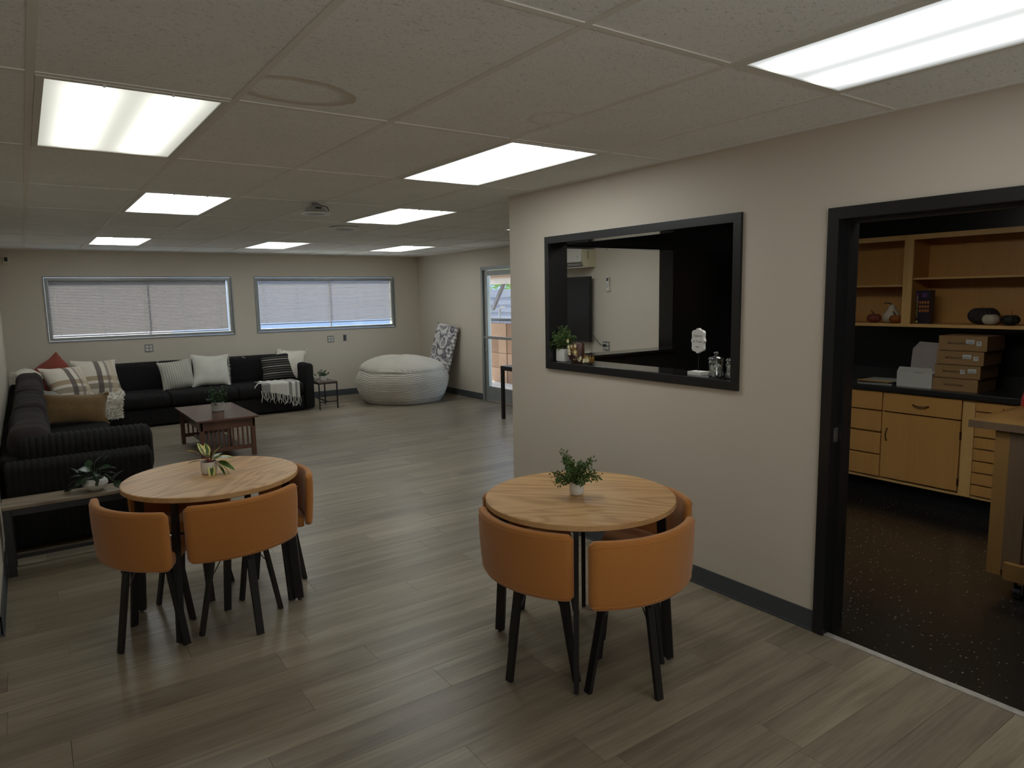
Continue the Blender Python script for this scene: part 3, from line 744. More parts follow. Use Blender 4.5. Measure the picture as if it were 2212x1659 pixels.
def make_chair(label):
    t = thing('barrel_chair', label, 'chair', (0, 0, 0), group='orange barrel chairs nested under the round tables')
    HA = R(39.5)
    part('backrest', arc_shell(.452, .408, .405, .688, HA), m_orange, t, smooth=60, local=True)
    for nm, rr, zz in (('piping', .4555, .668), ('piping', .4445, .424)):
        bm = bmesh.new(); tube(bm, [((rr) * math.cos(a), (rr) * math.sin(a), zz) for a in [HA * .965 * (-1 + 2 * k / 24) for k in range(25)]], .0022, 6); part(nm, bm, m_orange, t, smooth=True, local=True)
    # wedge seat pad
    pts = []
    for k in range(15):
        a = R(36) * (-1 + 2 * k / 14); pts.append((.402 * math.cos(a), .402 * math.sin(a)))
    for k in range(9):
        a = R(125) - R(250) * k / 8
        pts.append((.088 + -.030 * math.cos(a) * 1.0 - .0 if False else .085 - .035 * math.cos(PI / 2 * 0) * math.cos(R(180) * (k / 8) - PI / 2) * 1.0, .050 * math.cos(R(180) * k / 8)))
    bm = bmesh.new(); layers = []
    cx_ = .25
    for z, s in ((.392, .93), (.398, .985), (.42, 1.0), (.438, .99), (.449, .95), (.455, .80), (.457, .5)):
        layers.append([bm.verts.new((cx_ + (x - cx_) * s, y * s, z)) for x, y in pts])
    for a, b_ in zip(layers, layers[1:]):
        for k in range(len(pts)): bm.faces.new((a[k], a[(k + 1) % len(pts)], b_[(k + 1) % len(pts)], b_[k]))
    bm.faces.new(layers[0][::-1]); bm.faces.new(layers[-1])
    part('seat', bm, m_orange, t, smooth=50, local=True)
    bm = boxes([(.10, .40, -.012, .012, .372, .392), (.235, .262, -.15, .15, .372, .392)]); part('seat_frame', bm, m_blackmetal, t, local=True)
    for top, foot, wd in (((.380, 0), (.442, 0), (0, 1, 0)), ((.255, .13), (.243, .205), (1, 0, 0)), ((.255, -.13), (.243, -.205), (1, 0, 0)), ((.115, 0), (.060, 0), (0, 1, 0))):
        bm = bmesh.new(); bar(bm, (*top, .385), (*foot, 0.0), .036, .017, wd, .033); lg = part('leg', bm, m_blackmetal, t, local=True)
        tp, ft = Vector((*top, .385)), Vector((*foot, 0)); q = tp.lerp(ft, .28); c_ = Vector((.25, 0, .385)); e_ = tp.lerp(c_, .42)
        bm = bmesh.new(); tube(bm, [q, q.lerp(e_, .35) + Vector((0, 0, -.012)), q.lerp(e_, .7) + Vector((0, 0, -.008)), e_], .0028, 6)
        if (top[0], top[1]) != (.115, 0): part('wire_brace', bm, m_blackmetal, lg, local=True)
        else: bm.free()
    return t
CHAIRS = [(TR, (-.005, .0), 187, 'orange barrel chair at the right-hand table, front left, by its front leg'),
          (TR, (-.020, -.085), 267.5, 'orange barrel chair at the right-hand table, front right, pulled out slightly'),
          (TR, (.050, -.025), 1, 'orange barrel chair at the right-hand table, squeezed against the partition wall'),
          (TR, (.00, .02), 91, 'orange barrel chair at the right-hand table, hidden at the back left'),
          (TLc, (-.106, -.055), 206, 'orange barrel chair at the left-hand table, pulled out on the bench side'),
          (TLc, (.0, -.022), 280, 'orange barrel chair at the left-hand table, its wide back to the viewer'),
          (TLc, (.045, -.01), 12, 'orange barrel chair at the left-hand table, on the right facing the bench'),
          (TLc, (-.02, .03), 103, 'orange barrel chair at the left-hand table, at the back beside the sofa')]
proto = None
for c0, sh, ang, lab in CHAIRS:
    o = make_chair(lab) if proto is None else dup_tree(proto)
    if proto is None: proto = o
    o['label'] = lab; o.location = (c0[0] + sh[0], c0[1] + sh[1], 0); o.rotation_euler = (0, 0, R(ang))

# ================================================================ PLANTS
def leaf_mesh(L, W, curl=.25, fold=.15, n=6, mat=None, name='leaf', pointy=1.0):
    bm = bmesh.new(); uvl = bm.loops.layers.uv.new('UVMap'); rows = []
    for i in range(n + 1):
        u = i / n; wdt = W * .5 * (math.sin(PI * min(1, u ** .8)) ** .8 if 0 < u < 1 else 0.02)
        x = L * u; z = -curl * L * u * u
        rows.append([(bm.verts.new((x, s * wdt, z + fold * abs(s) * wdt)), (0.5 + s * .5, u)) for s in (-1, 0, 1)])
    for a, b_ in zip(rows, rows[1:]):
        for k in range(2):
            q = (a[k], a[k + 1], b_[k + 1], b_[k]); f = bm.faces.new([v[0] for v in q])
            for lp, v in zip(f.loops, q): lp[uvl].uv = v[1]
    me = mesh_of(name, bm, mat, smooth=True, recalc=False); return me
def place_leaf(me, parent, base, az, elev, scale=1.0, roll_=0.0, name='leaf'):
    o = bpy.data.objects.new(name, me); link(o, parent)
    o.location = Vector(base) - ORG.get(parent.name, Vector()); o.rotation_euler = (Matrix.Rotation(az, 3, 'Z') @ Matrix.Rotation(-elev, 3, 'Y') @ Matrix.Rotation(roll_, 3, 'X')).to_euler()
    o.scale = (scale,) * 3; return o
def pot(t, c, r, h, mat=m_ceramic, soil=True, r0_=.82):
    bm = bmesh.new()
    lathe(bm, [(r * .55, 0), (r * r0_, .002), (r * (r0_ + .06), h * .06), (r * .97, h * .25), (r, h * .5), (r, h), (r * .93, h), (r * .92, h * .55)], c, 32, close=True)
    p = part('pot', bm, mat, t, smooth=50)
    if soil: bm = bmesh.new(); lathe(bm, [(r * .9, h * .78), (r * .9, h * .86), (r * .5, h * .89)], c, 20); part('soil', bm, m_soil, t)
def bushy(t, c, hgt, spread, n_stem, n_leaf, lsz, mat, rg, drop=None, flat=1.0):
    sm = bmesh.new(); lf_ = bmesh.new()
    for k in range(n_stem):
        az = 2 * PI * k / n_stem + rg.uniform(-.4, .4); el = rg.uniform(.15, 1.35); L = rg.uniform(.65, 1.0)
        d = Vector((math.cos(az) * math.cos(el) * spread, math.sin(az) * math.cos(el) * spread, math.sin(el) * hgt)) * L
        if drop and k in drop: d = Vector(drop[k])
        p0 = Vector(c); p1 = p0 + Vector((d.x * .35, d.y * .35, max(d.z * .6, hgt * .25))); p2 = p0 + d
        pts = [p0.lerp(p1, s).lerp(p1.lerp(p2, s), s) for s in [i / 6 for i in range(7)]]
        tube(sm, pts, [.0022 - .0015 * i / 6 for i in range(7)], 5)
        for q in range(n_leaf):
            s = rg.uniform(.3, 1.0); i = min(5, int(s * 6)); p = pts[i].lerp(pts[i + 1], s * 6 - i)
            p = p + Vector((rg.gauss(0, 1), rg.gauss(0, 1), rg.gauss(0, 1))) * lsz * .55
            x, y_, z_ = frame_axes((rg.gauss(0, 1), rg.gauss(0, 1), rg.gauss(.6, .8))); a_ = rg.uniform(0, 2 * PI)
            e1 = math.cos(a_) * x + math.sin(a_) * y_; e2 = -math.sin(a_) * x + math.cos(a_) * y_; l_ = lsz * rg.uniform(.6, 1.2)
            v = [lf_.verts.new(p), lf_.verts.new(p + e1 * l_ * .5 + e2 * l_ * .28), lf_.verts.new(p + e1 * l_ + z_ * l_ * .2), lf_.verts.new(p + e1 * l_ * .5 - e2 * l_ * .28)]
            lf_.faces.new(v)
    part('stems', sm, m_stem, t, kind='stuff'); part('foliage', lf_, mat, t, kind='stuff', recalc=False)

TZ = .7195
# small boxwood on the right table
c = (1.987, 2.335, TZ)
t = thing('potted_plant', 'bushy artificial boxwood in a white cup pot on the right-hand round table', 'plant', c)
pot(t, c, .0335, .062)
bushy(t, (c[0], c[1], c[2] + .05), .150, .120, 20, 120, .0150, m_boxwood, random.Random(11), drop={0: (-.085, .035, .005), 1: (-.09, .06, .05), 2: (.08, -.07, .03), 3: (-.05, .04, .15)})
# variegated plant on the left table
c = (0.732, 3.835, TZ)
t = thing('potted_plant', 'yellow-green variegated plant in a white pot on the left-hand round table', 'plant', c)
pot(t, c, .041, .066)
lm = leaf_mesh(.078, .034, .22, .25, 7, m_varieg)
rr_ = Vector((.82, -.57, 0)); bk = Vector((.57, .82, 0))
VL = [(-.075, 0, .115, 160, 20, 1.0), (-.03, 0, .105, 150, 62, 1.05), (-.01, .01, .105, 120, 55, 1.0), (.03, 0, .085, 40, 62, 1.1), (.0, -.02, .095, 200, 70, .8), (.055, .0, .085, 8, 12, 1.25),
      (.035, 0, .075, -25, 35, .85), (.075, 0, .07, -5, -18, 1.3), (.08, -.02, .06, -12, -42, 1.1), (.03, -.02, .062, -60, -55, 1.15), (-.05, -.005, .075, 178, 2, 1.0), (.11, 0, .045, -10, -35, .95),
      (.02, .03, .08, 70, 25, .9), (-.02, .035, .085, 130, 30, .9)]
sm = bmesh.new()
for (sx, sd, z, azd, el, scl) in VL:
    az_cam = R(azd) + R(-35.07)
    base = Vector(c) + rr_ * sx * .62 + bk * sd + Vector((0, 0, z * .92)); stem0 = Vector(c) + Vector((0, 0, .056))
    tube(sm, [stem0, stem0.lerp(base, .55) + Vector((0, 0, .012)), base], [.0022, .0018, .0013], 6)
    place_leaf(lm, t, base, az_cam, R(el), scl, R(rnd.uniform(-35, 35)))
part('stems', sm, m_redstem, t, label='reddish stems', kind='stuff')
# pothos on the bench
BZ = .43
c = (0.285, 5.085, BZ)
t = thing('potted_plant', 'dark trailing pothos in a faceted cream bowl on the long bench', 'plant', c)
bm = bmesh.new()
lathe(bm, [(.034, 0), (.058, .018), (.074, .045), (.070, .066), (.058, .078), (.052, .078), (.058, .06)], c, 12); part('pot', bm, m_ceramic, t)
bm = bmesh.new(); lathe(bm, [(.055, .060), (.055, .066)], c, 16); part('soil', bm, m_soil, t)
lm2 = leaf_mesh(.082, .064, .22, .2, 6, m_pothos)
sm = bmesh.new(); rp = random.Random(21)
PL_ = [(-.155, -.01, .02, 185, -30), (-.115, -.02, .065, 200, -25), (-.11, 0, .115, 165, 40), (-.07, -.03, .10, 190, 5), (-.05, -.03, .075, 215, -25), (-.03, 0, .15, 120, 55), (.0, -.03, .135, 230, 25),
       (.01, .0, .17, 60, 50), (.03, -.03, .12, -50, -5), (.05, -.02, .145, -10, 20), (.05, .0, .165, 25, 60), (.085, .0, .145, 5, 8), (.105, -.01, .115, -5, 0), (.13, .0, .075, 10, 50), (.145, -.01, .06, -30, -35),
       (.04, -.04, .095, -70, -50), (-.02, -.045, .10, 250, -45), (-.16, -.03, -.0, 200, -60), (.02, .04, .15, 80, 20), (-.05, .04, .14, 140, 15), (.16, .01, .02, -20, -20)]
for (sx, sd, z, azd, el) in PL_:
    base = Vector(c) + rr_ * sx * .95 + bk * sd + Vector((0, 0, z)); s0 = Vector(c) + Vector((sx * .1, 0, .066))
    tube(sm, [s0, s0.lerp(base, .5) + Vector((0, 0, .035)), base], .0017, 5)
    place_leaf(lm2, t, base, R(azd) - R(35.07), R(el), rp.uniform(.72, 1.0), R(rp.uniform(-40, 40)))
part('stems', sm, m_fern, t, kind='stuff')
# coffee table plant
c = (1.672, 8.05, .421)
t = thing('potted_plant', 'leafy green plant in a woven white pot on the coffee table', 'plant', c)
bm = bmesh.new()
prof = [(.050, 0)]
for k in range(22):
    z = .003 + k * .0042; prof.append((.0635 + .0022 * math.sin(k * PI / 2 * 2 + PI / 2) + (.001), z))
prof += [(.058, .094), (.056, .05)]
lathe(bm, prof, c, 40, lobes=20, depth=.05); part('woven_pot', bm, vary('woven_white', (.50, .485, .44), .15, 90, .8, .8, 130), t, smooth=60)
bm = bmesh.new(); lathe(bm, [(.055, .07), (.055, .08)], c, 16); part('soil', bm, m_soil, t)
bushy(t, (c[0], c[1], c[2] + .075), .20, .12, 22, 13, .042, m_fern, random.Random(4), drop={0: (-.10, .03, .20), 1: (.10, -.05, .17)})
# side table plant
c = (3.585, 10.02, .412)
t = thing('potted_plant', 'small round-leaved plant in a white pot on the black side table', 'plant', c)
pot(t, c, .046, .075)
bushy(t, (c[0], c[1], c[2] + .065), .11, .095, 12, 7, .040, m_fern, random.Random(9))
# pass-through plant
SZ = PZ0 + .0205
c = (3.035, 3.685, SZ)
t = thing('potted_plant', 'feathery green plant in a square white pot in the left corner of the pass-through', 'plant', c)
bm = B(c[0] - .04, c[0] + .045, c[1] - .046, c[1] + .046, SZ, SZ + .088, bev=.012); part('pot', bm, m_ceramic, t, smooth=50)
bm = B(c[0] - .034, c[0] + .039, c[1] - .040, c[1] + .040, SZ + .088, SZ + .090); part('soil', bm, m_soil, t)
bushy(t, (c[0], c[1], SZ + .085), .165, .115, 26, 70, .016, m_boxwood, random.Random(14), drop={0: (-.03, .05, -.02), 1: (-.035, .02, -.01), 2: (0, .06, .10), 3: (-.02, .045, .05), 4: (-.03, .06, .02)})

# autumn candle decoration and flower sprig on the sill
m_brown = vary('brown_glazed_candle', lin((70, 44, 34)), .2, 20, .4)
m_dryleaf = vary('dry_gold_leaf', lin((150, 116, 58)), .25, 30, .6)
m_flower = vary('cream_flower', lin((214, 204, 164)), .06, 40, .6)
m_berry = vary('dark_berry', (0.03, .008, .010), .2, 60, .3)
def flower(bm, p, s, rg):
    for k in range(5):
        a = 2 * PI * k / 5 + rg.uniform(-.2, .2); d = Vector((-.3, -math.cos(a), math.sin(a))); q = Vector(p) + d * s * .55
        x = d.cross(Vector((1, 0, 0))).normalized() * s * .38
        v = [bm.verts.new(Vector(p)), bm.verts.new(q + x), bm.verts.new(Vector(p) + d * s), bm.verts.new(q - x)]; bm.faces.new(v)
def big_leaf(bm, p, d, L, W):
    p, d = Vector(p), Vector(d).normalized(); s = d.cross(Vector((1, 0, .1))).normalized()
    pts = [(0, .05), (.25, .5), (.42, .3), (.6, .42), (.75, .2), (1, 0)]
    lf_ = [p + d * L * a + s * W * b_ for a, b_ in pts]; rg_ = [p + d * L * a - s * W * b_ for a, b_ in pts[:-1]]
    md = [bm.verts.new(p + d * L * a + Vector((-.004, 0, 0))) for a, b_ in pts[:-1]]; lv = [bm.verts.new(q) for q in lf_]; rv = [bm.verts.new(q) for q in rg_]
    for k in range(4): bm.faces.new((md[k], md[k + 1], lv[k + 1], lv[k])); bm.faces.new((md[k], rv[k], rv[k + 1], md[k + 1]))
    bm.faces.new((md[4], lv[5], lv[4])); bm.faces.new((md[4], rv[4], lv[5]))
rg = random.Random(31)
c = (3.035, 3.545, SZ)
t = thing('pillar_candle', 'brown pillar candle wrapped with gold leaves and cream blossoms on the pass-through sill', 'candle', c)
bm = bmesh.new(); lathe(bm, [(.044, 0), (.046, .01), (.045, .125), (.040, .132), (.036, .125)], c, 28); part('candle', bm, m_brown, t, smooth=50)
bm = bmesh.new()
for k in range(9): big_leaf(bm, (c[0] - .048, c[1] + rg.uniform(-.045, .03), c[2] + rg.uniform(.045, .09)), (-.2, rg.uniform(-1.0, .6), rg.uniform(.2, 1.2)), .05, .022)
part('gold_leaves', bm, m_dryleaf, t, recalc=False)
bm = bmesh.new()
for k in range(9): flower(bm, (c[0] - .056, c[1] + rg.uniform(-.055, .035), c[2] + rg.uniform(.03, .15)), .016, rg)
part('blossoms', bm, m_flower, t, recalc=False)
bm = bmesh.new()
for k in range(5): lathe(bm, [(.001, -.01), (.009, -.006), (.011, 0), (.009, .006), (.001, .01)], (c[0] - .054, c[1] + rg.uniform(-.04, .02), c[2] + rg.uniform(.03, .075)), 10)
part('berries', bm, m_berry, t, smooth=True)
c = (3.020, 3.435, SZ)
t = thing('flower_sprig', 'gold-leaved sprig of cream flowers lying on the pass-through sill', 'flowers', c)
bm = bmesh.new()
for k in range(7): big_leaf(bm, (c[0] + rg.uniform(-.01, .02), c[1] + rg.uniform(-.05, .05), c[2] + .006), (-.1, rg.uniform(-.9, .7), rg.uniform(.15, 1.2)), .062, .024)
part('gold_leaves', bm, m_dryleaf, t, recalc=False)
bm = bmesh.new()
for k in range(11): flower(bm, (c[0] - .02, c[1] + rg.uniform(-.085, .08), c[2] + rg.uniform(.012, .045)), .015, rg)
part('blossoms', bm, m_flower, t, recalc=False)
bm = bmesh.new(); tube(bm, [(c[0], c[1] - .02, c[2] + .008), (c[0] - .01, c[1] - .07, c[2] + .004)], .0018, 5); tube(bm, [(c[0], c[1] + .02, c[2] + .006), (c[0], c[1] - .05, c[2] + .02)], .0018, 5); part('stems', bm, m_stem, t)

# sign on the sill: scalloped plate on a rod and a wooden block
c = (3.050, 2.535, SZ)
t = thing('table_sign', 'small white scalloped sign on a thin black rod in a white block on the sill', 'sign', c)
m_signw = vary('white_painted_wood', (.60, .60, .57), .03, 20, .5)
part('base_block', B(c[0] - .036, c[0] + .036, c[1] - .046, c[1] + .046, SZ, SZ + .019, bev=.001), m_signw, t)
bm = bmesh.new(); tube(bm, [(c[0], c[1], SZ + .018), (c[0], c[1], SZ + .125)], .0016, 6); part('rod', bm, m_blackmetal, t)
H, Wd = .138, .084; pts = []
def qd(cx_, cy_, r_, a0_, a1_, n_=6): return [(cx_ + r_ * math.cos(R(a0_ + (a1_ - a0_) * k / n_)), cy_ + r_ * math.sin(R(a0_ + (a1_ - a0_) * k / n_))) for k in range(n_ + 1)]
half = [(0, H / 2)] + [(.008, H / 2 - .001), (.010, H / 2 - .007)] + qd(Wd / 2 - .018, H / 2 - .028, .017, 80, 0) + [(Wd / 2 - .003, .02), (Wd / 2 - .001, .010), (Wd / 2 + .003, .003)]
pts = half + [(x, -y) for x, y in reversed(half)][:]; full = pts + [(-x, y) for x, y in reversed(pts)][1:-1]
seen = []; [seen.append(q) for q in full if all((q[0] - w_[0]) ** 2 + (q[1] - w_[1]) ** 2 > 1e-9 for w_ in seen)]
bm = bmesh.new(); zc_ = SZ + .125 + H / 2 - .005
fa = [bm.verts.new((c[0] - .010, c[1] - x, zc_ + y)) for x, y in seen]; fb = [bm.verts.new((c[0] + .010, c[1] - x, zc_ + y)) for x, y in seen]
bm.faces.new(fa); bm.faces.new(fb[::-1])
for k in range(len(seen)): bm.faces.new((fa[k], fb[k], fb[(k + 1) % len(seen)], fa[(k + 1) % len(seen)]))
part('plate', bm, m_signw, t)
m_ink = vary('grey_ink', (.12, .12, .115), .05)
lettering('Sweets', .021, m_ink, t, (c[0] - .0106, c[1], zc_ + .028), ROT_FACE_NX, shear=.35, offset=-.0004)
lettering('& Treats', .019, m_ink, t, (c[0] - .0106, c[1], zc_ - .004), ROT_FACE_NX, shear=.35, offset=-.0004)
lettering('ENJOY', .008, m_ink, t, (c[0] - .0106, c[1], zc_ - .034), ROT_FACE_NX)
# rotate the sign slightly towards the camera
# glass jars
m_candy = vary('white_mints', (.62, .61, .57), .2, 70, .6, .8, 90)
for cc, lab in (((3.050, 2.415), 'lidded glass candy jar with white sweets next to the small white sign'), ((3.050, 2.300), 'lidded glass candy jar half hidden by the right edge of the pass-through')):
    c = (cc[0], cc[1], SZ)
    t = thing('candy_jar', lab, 'jar', c, group='glass candy jars on the sill')
    bm = bmesh.new(); lathe(bm, [(.030, .0), (.040, .004), (.042, .016), (.036, .040), (.037, .062), (.041, .074), (.036, .086), (.033, .092), (.031, .092), (.034, .08), (.034, .03), (.036, .008)], c, 24, lobes=12, depth=.03); part('glass_body', bm, m_jar, t, smooth=60)
    bm = bmesh.new(); lathe(bm, [(.041, .092), (.042, .095), (.034, .104), (.020, .112), (.008, .114), (.008, .118), (.013, .123), (.013, .130), (.006, .135)], c, 24); part('glass_lid', bm, m_jar, t, smooth=60)
    bm = bmesh.new(); rj = random.Random(int(cc[1] * 100))
    for k in range(110):
        a = rj.uniform(0, 2 * PI); q = .029 * rj.random() ** .5; bmesh.ops.create_icosphere(bm, subdivisions=1, radius=.0065, matrix=Matrix.Translation((c[0] + q * math.cos(a), c[1] + q * math.sin(a), c[2] + .009 + .052 * rj.random())))
    part('sweets', bm, m_candy, t, kind='stuff')

# ================================================================ SOFA
def rib_block(x0, x1, y0, y1, z0, z1, axis, r, pitch=.030, amp=.0055, endr=None, seg=4):
    bm = bmesh.new(); lo = [x0, y0, z0]; hi = [x1, y1, z1]; o1, o2 = [k for k in range(3) if k != axis]
    endr = r if endr is None else endr
    L = hi[axis] - lo[axis]; nr = max(2, int(round(L / pitch))); stepn = nr * 4
    h1, h2 = (hi[o1] - lo[o1]) / 2, (hi[o2] - lo[o2]) / 2; c1, c2 = (hi[o1] + lo[o1]) / 2, (hi[o2] + lo[o2]) / 2
    rings = []
    for i in range(stepn + 1):
        s = i / stepn * L; off = amp * (abs(math.sin(PI * s / L * nr)) - 1)
        e = min(s, L - s); k = min(1, e / endr); ins = endr * (1 - math.sqrt(max(0, 1 - (1 - k) ** 2))); off -= ins
        ring = []
        for (sx, sy, a0_) in ((1, 1, 0), (-1, 1, 90), (-1, -1, 180), (1, -1, 270)):
            for q in range(seg + 1):
                a = R(a0_ + 90 * q / seg); p = [0, 0, 0]; p[axis] = lo[axis] + s
                p[o1] = c1 + sx * (h1 - r) + (r + off) * math.cos(a); p[o2] = c2 + sy * (h2 - r) + (r + off) * math.sin(a); ring.append(bm.verts.new(p))
        rings.append(ring)
    n = len(rings[0])
    for a, b_ in zip(rings, rings[1:]):
        for k in range(n): bm.faces.new((a[k], a[(k + 1) % n], b_[(k + 1) % n], b_[k]))
    bm.faces.new(rings[0]); bm.faces.new(rings[-1][::-1])
    return bm
def join(*bms):
    out = bmesh.new()
    for b_ in bms:
        me = bpy.data.meshes.new('t'); b_.to_mesh(me); b_.free(); out.from_mesh(me); bpy.data.meshes.remove(me)
    return out
t = thing('corner_sofa', 'long black corduroy corner sofa along the far and left walls', 'sofa', (0.0, 10.4, 0))
# far run
part('base', rib_block(.62, 3.29, 9.99, 11.08, .02, .245, 0, .03), m_sofa, t, smooth=60)
for a, b_ in ((.60, 1.50), (1.50, 2.36), (2.36, 3.28)): part('seat_cushion', rib_block(a, b_, 9.96, 10.75, .25, .425, 0, .06, endr=.03), m_sofa, t, smooth=60)
for a, b_ in ((.25, 1.52), (1.53, 2.36), (2.37, 3.29)): part('back_cushion', rib_block(a, b_, 10.70, 11.08, .38, .785, 0, .07, endr=.025), m_sofa, t, smooth=60)
part('arm', rib_block(3.295, 3.430, 9.97, 11.08, .02, .690, 1, .05, endr=.02), m_sofa, t, smooth=60)
# left run
part('base', rib_block(-.20, .60, 5.62, 11.0, .02, .245, 1, .03), m_sofa, t, smooth=60)
for a, b_ in ((5.9, 7.3), (7.3, 8.65), (8.65, 9.95)): part('seat_cushion', rib_block(-.10, .63, a, b_, .25, .425, 1, .06, endr=.04), m_sofa, t, smooth=60)
part('seat_cushion', rib_block(-.10, .60, 9.95, 11.0, .25, .425, 1, .06, endr=.04), m_sofa, t, smooth=60)
def plush(x0, x1, y0, y1, z0, z1, seed):
    bm = bmesh.new(); nx, ny = 14, 44
    rr = .12; rings = []
    for i in range(ny + 1):
        s = i / ny; y = y0 + (y1 - y0) * s; e = min(y - y0, y1 - y); k = min(1, e / .16); ins = .10 * (1 - math.sqrt(max(0, 1 - (1 - k) ** 2))); ring = []
        for q in range(28):
            a = 2 * PI * q / 28; ca, sa = math.cos(a), math.sin(a)
            px = (x0 + x1) / 2 + math.copysign(abs(ca) ** .6, ca) * ((x1 - x0) / 2 - ins); pz = (z0 + z1) / 2 + math.copysign(abs(sa) ** .5, sa) * ((z1 - z0) / 2 - ins)
            d = noise.noise(Vector((px * 3 + seed, y * 6, pz * 5))) * .022; ring.append(bm.verts.new((px + d * ca, y, pz + d * sa)))
        rings.append(ring)
    for a, b_ in zip(rings, rings[1:]):
        for k in range(28): bm.faces.new((a[k], a[(k + 1) % 28], b_[(k + 1) % 28], b_[k]))
    bm.faces.new(rings[0]); bm.faces.new(rings[-1][::-1]); return bm
ym = [5.72, 7.05, 8.35, 9.6, 10.95]
for k in range(4): part('back_cushion', plush(-.165 + .01 * k, .095 + .012 * k, ym[k], ym[k + 1] + .03, .30, .765 + .012 * k, k * 3.1), m_sofab, t, smooth=60, label='soft brown-black back cushion')
part('back_shell', rib_block(-.215, -.10, 5.66, 11.0, .02, .60, 1, .03), m_sofa, t, smooth=60)
# near end: outer panel and the fat arm cushion above and behind it
part('arm', rib_block(-.19, .672, 5.45, 5.66, .02, .590, 0, .06, .036, .007, endr=.02), m_sofa, t, smooth=60)
part('arm_cushion', rib_block(-.12, .715, 5.66, 5.93, .375, .715, 0, .085, .038, .009, endr=.05), m_sofa, t, smooth=60)

# pillows --------------------------------------------------------------
def pillow_bm(w_, h_, th, n=24, corner=.085, seed=0, wr=.006, ribs=None):
    bm = bmesh.new(); g = [[None] * (n + 1) for _ in range(2 * 1)]
    def pos(u, v, s):
        e = (1 - abs(u) ** 2.2) * (1 - abs(v) ** 2.2); z = s * th / 2 * max(0, e) ** .62
        x, y = u * w_ / 2 * (1 - corner * (1 - v * v) * u * u), v * h_ / 2 * (1 - corner * (1 - u * u) * v * v)
        x += .012 * noise.noise(Vector((u * 1.3 + seed * 2, v * 1.3, .5))); y += .016 * noise.noise(Vector((u * 1.3, v * 1.3 + seed * 3, 4.5)))
        z += wr * noise.noise(Vector((x * 9 + seed, y * 9, s * 3 + seed))) * (1 if e > 0.02 else 0) * 2
        return (x, y, z)
    top = [[bm.verts.new(pos(-1 + 2 * i / n, -1 + 2 * j / n, 1)) for j in range(n + 1)] for i in range(n + 1)]
    bot = [[top[i][j] if i in (0, n) or j in (0, n) else bm.verts.new(pos(-1 + 2 * i / n, -1 + 2 * j / n, -1)) for j in range(n + 1)] for i in range(n + 1)]
    for i in range(n):
        for j in range(n):
            bm.faces.new((top[i][j], top[i + 1][j], top[i + 1][j + 1], top[i][j + 1])); bm.faces.new((bot[i][j + 1], bot[i + 1][j + 1], bot[i + 1][j], bot[i][j]))
    return bm
def pillow(label, c, w_, h_, th, mat, yaw_=0, lean=15, roll_=0, group='throw pillows on the corner sofa', **k):
    o = bpy.data.objects.new('throw_pillow', mesh_of('throw_pillow', pillow_bm(w_, h_, th, **k), mat, smooth=80)); link(o)
    o.location = c; o.rotation_euler = (Matrix.Rotation(R(yaw_), 3, 'Z') @ Matrix.Rotation(R(90 - lean), 3, 'X') @ Matrix.Rotation(R(roll_), 3, 'Z')).to_euler()
    o['label'] = label; o['category'] = 'pillow'; o['group'] = group; ORG[o.name] = Vector(); return o
def add_fur(o, n, L, mat, seed=1, both=True, wid=.35):
    rg = random.Random(seed); me = o.data; bm = bmesh.new(); polys = me.polygons; ar = [p.area for p in polys]; tot = sum(ar)
    import bisect
    acc = []; s = 0
    for a in ar: s += a; acc.append(s)
    for _ in range(n):
        p = polys[min(len(polys) - 1, bisect.bisect(acc, rg.random() * tot))]; vs_ = [me.vertices[i].co for i in p.vertices]
        a, b_ = rg.random(), rg.random(); q = vs_[0].lerp(vs_[1], a).lerp(vs_[-1].lerp(vs_[-2], a) if len(vs_) == 4 else vs_[2], b_)
        nn = p.normal; x, y_, z_ = frame_axes(nn); t_ = rg.uniform(0, 2 * PI); tg = math.cos(t_) * x + math.sin(t_) * y_; side = nn.cross(tg)
        l_ = L * rg.uniform(.6, 1.3)
        v = [bm.verts.new(q + side * l_ * wid), bm.verts.new(q - side * l_ * wid), bm.verts.new(q + nn * l_ * .75 + tg * l_ * .8)]; bm.faces.new(v)
    return part('fur', bm, mat, o, kind='stuff', local=True, recalc=False)
pillow('rust red pillow poking up in the corner behind the plaid pillows', (.26, 10.60, .70), .46, .46, .14, m_red, -8, 14, 38, seed=2)
p_ = pillow('white fur pillow slumped over the left sofa back beside the wall', (-.01, 10.35, .755), .34, .26, .15, m_fur, 55, 62, 10, seed=3); add_fur(p_, 2600, .040, m_fur, 2)
pillow('cream plaid pillow with a tan check, the front left one of the pair', (.375, 9.95, .655), .54, .50, .21, m_plaid, 36, 36, -4, seed=5)
pillow('cream plaid pillow with a tan check, the rear right one of the pair', (.715, 10.30, .665), .54, .52, .20, m_plaid, 18, 26, -3, seed=8)
pillow('small crumpled grey pillow under the front plaid pillow', (.235, 9.50, .52), .30, .24, .09, m_grayfab, 20, 50, -30, seed=9, wr=.02)
p_ = pillow('golden brown fur pillow leaning behind the near sofa arm', (.345, 8.18, .568), .60, .34, .17, m_furbrown, 0, 32, -5, seed=11); add_fur(p_, 4200, .026, m_furbrown, 5)
pillow('ivory vertically ribbed pillow, left of the white fringed pillow', (1.69, 10.56, .612), .45, .43, .17, m_rib, 3, 16, 5, seed=12)
p_ = pillow('off-white pillow with short side fringes on the far sofa run', (2.13, 10.54, .640), .50, .46, .15, m_cream, -3, 15, -2, seed=14)
bm = bmesh.new(); rg = random.Random(3)
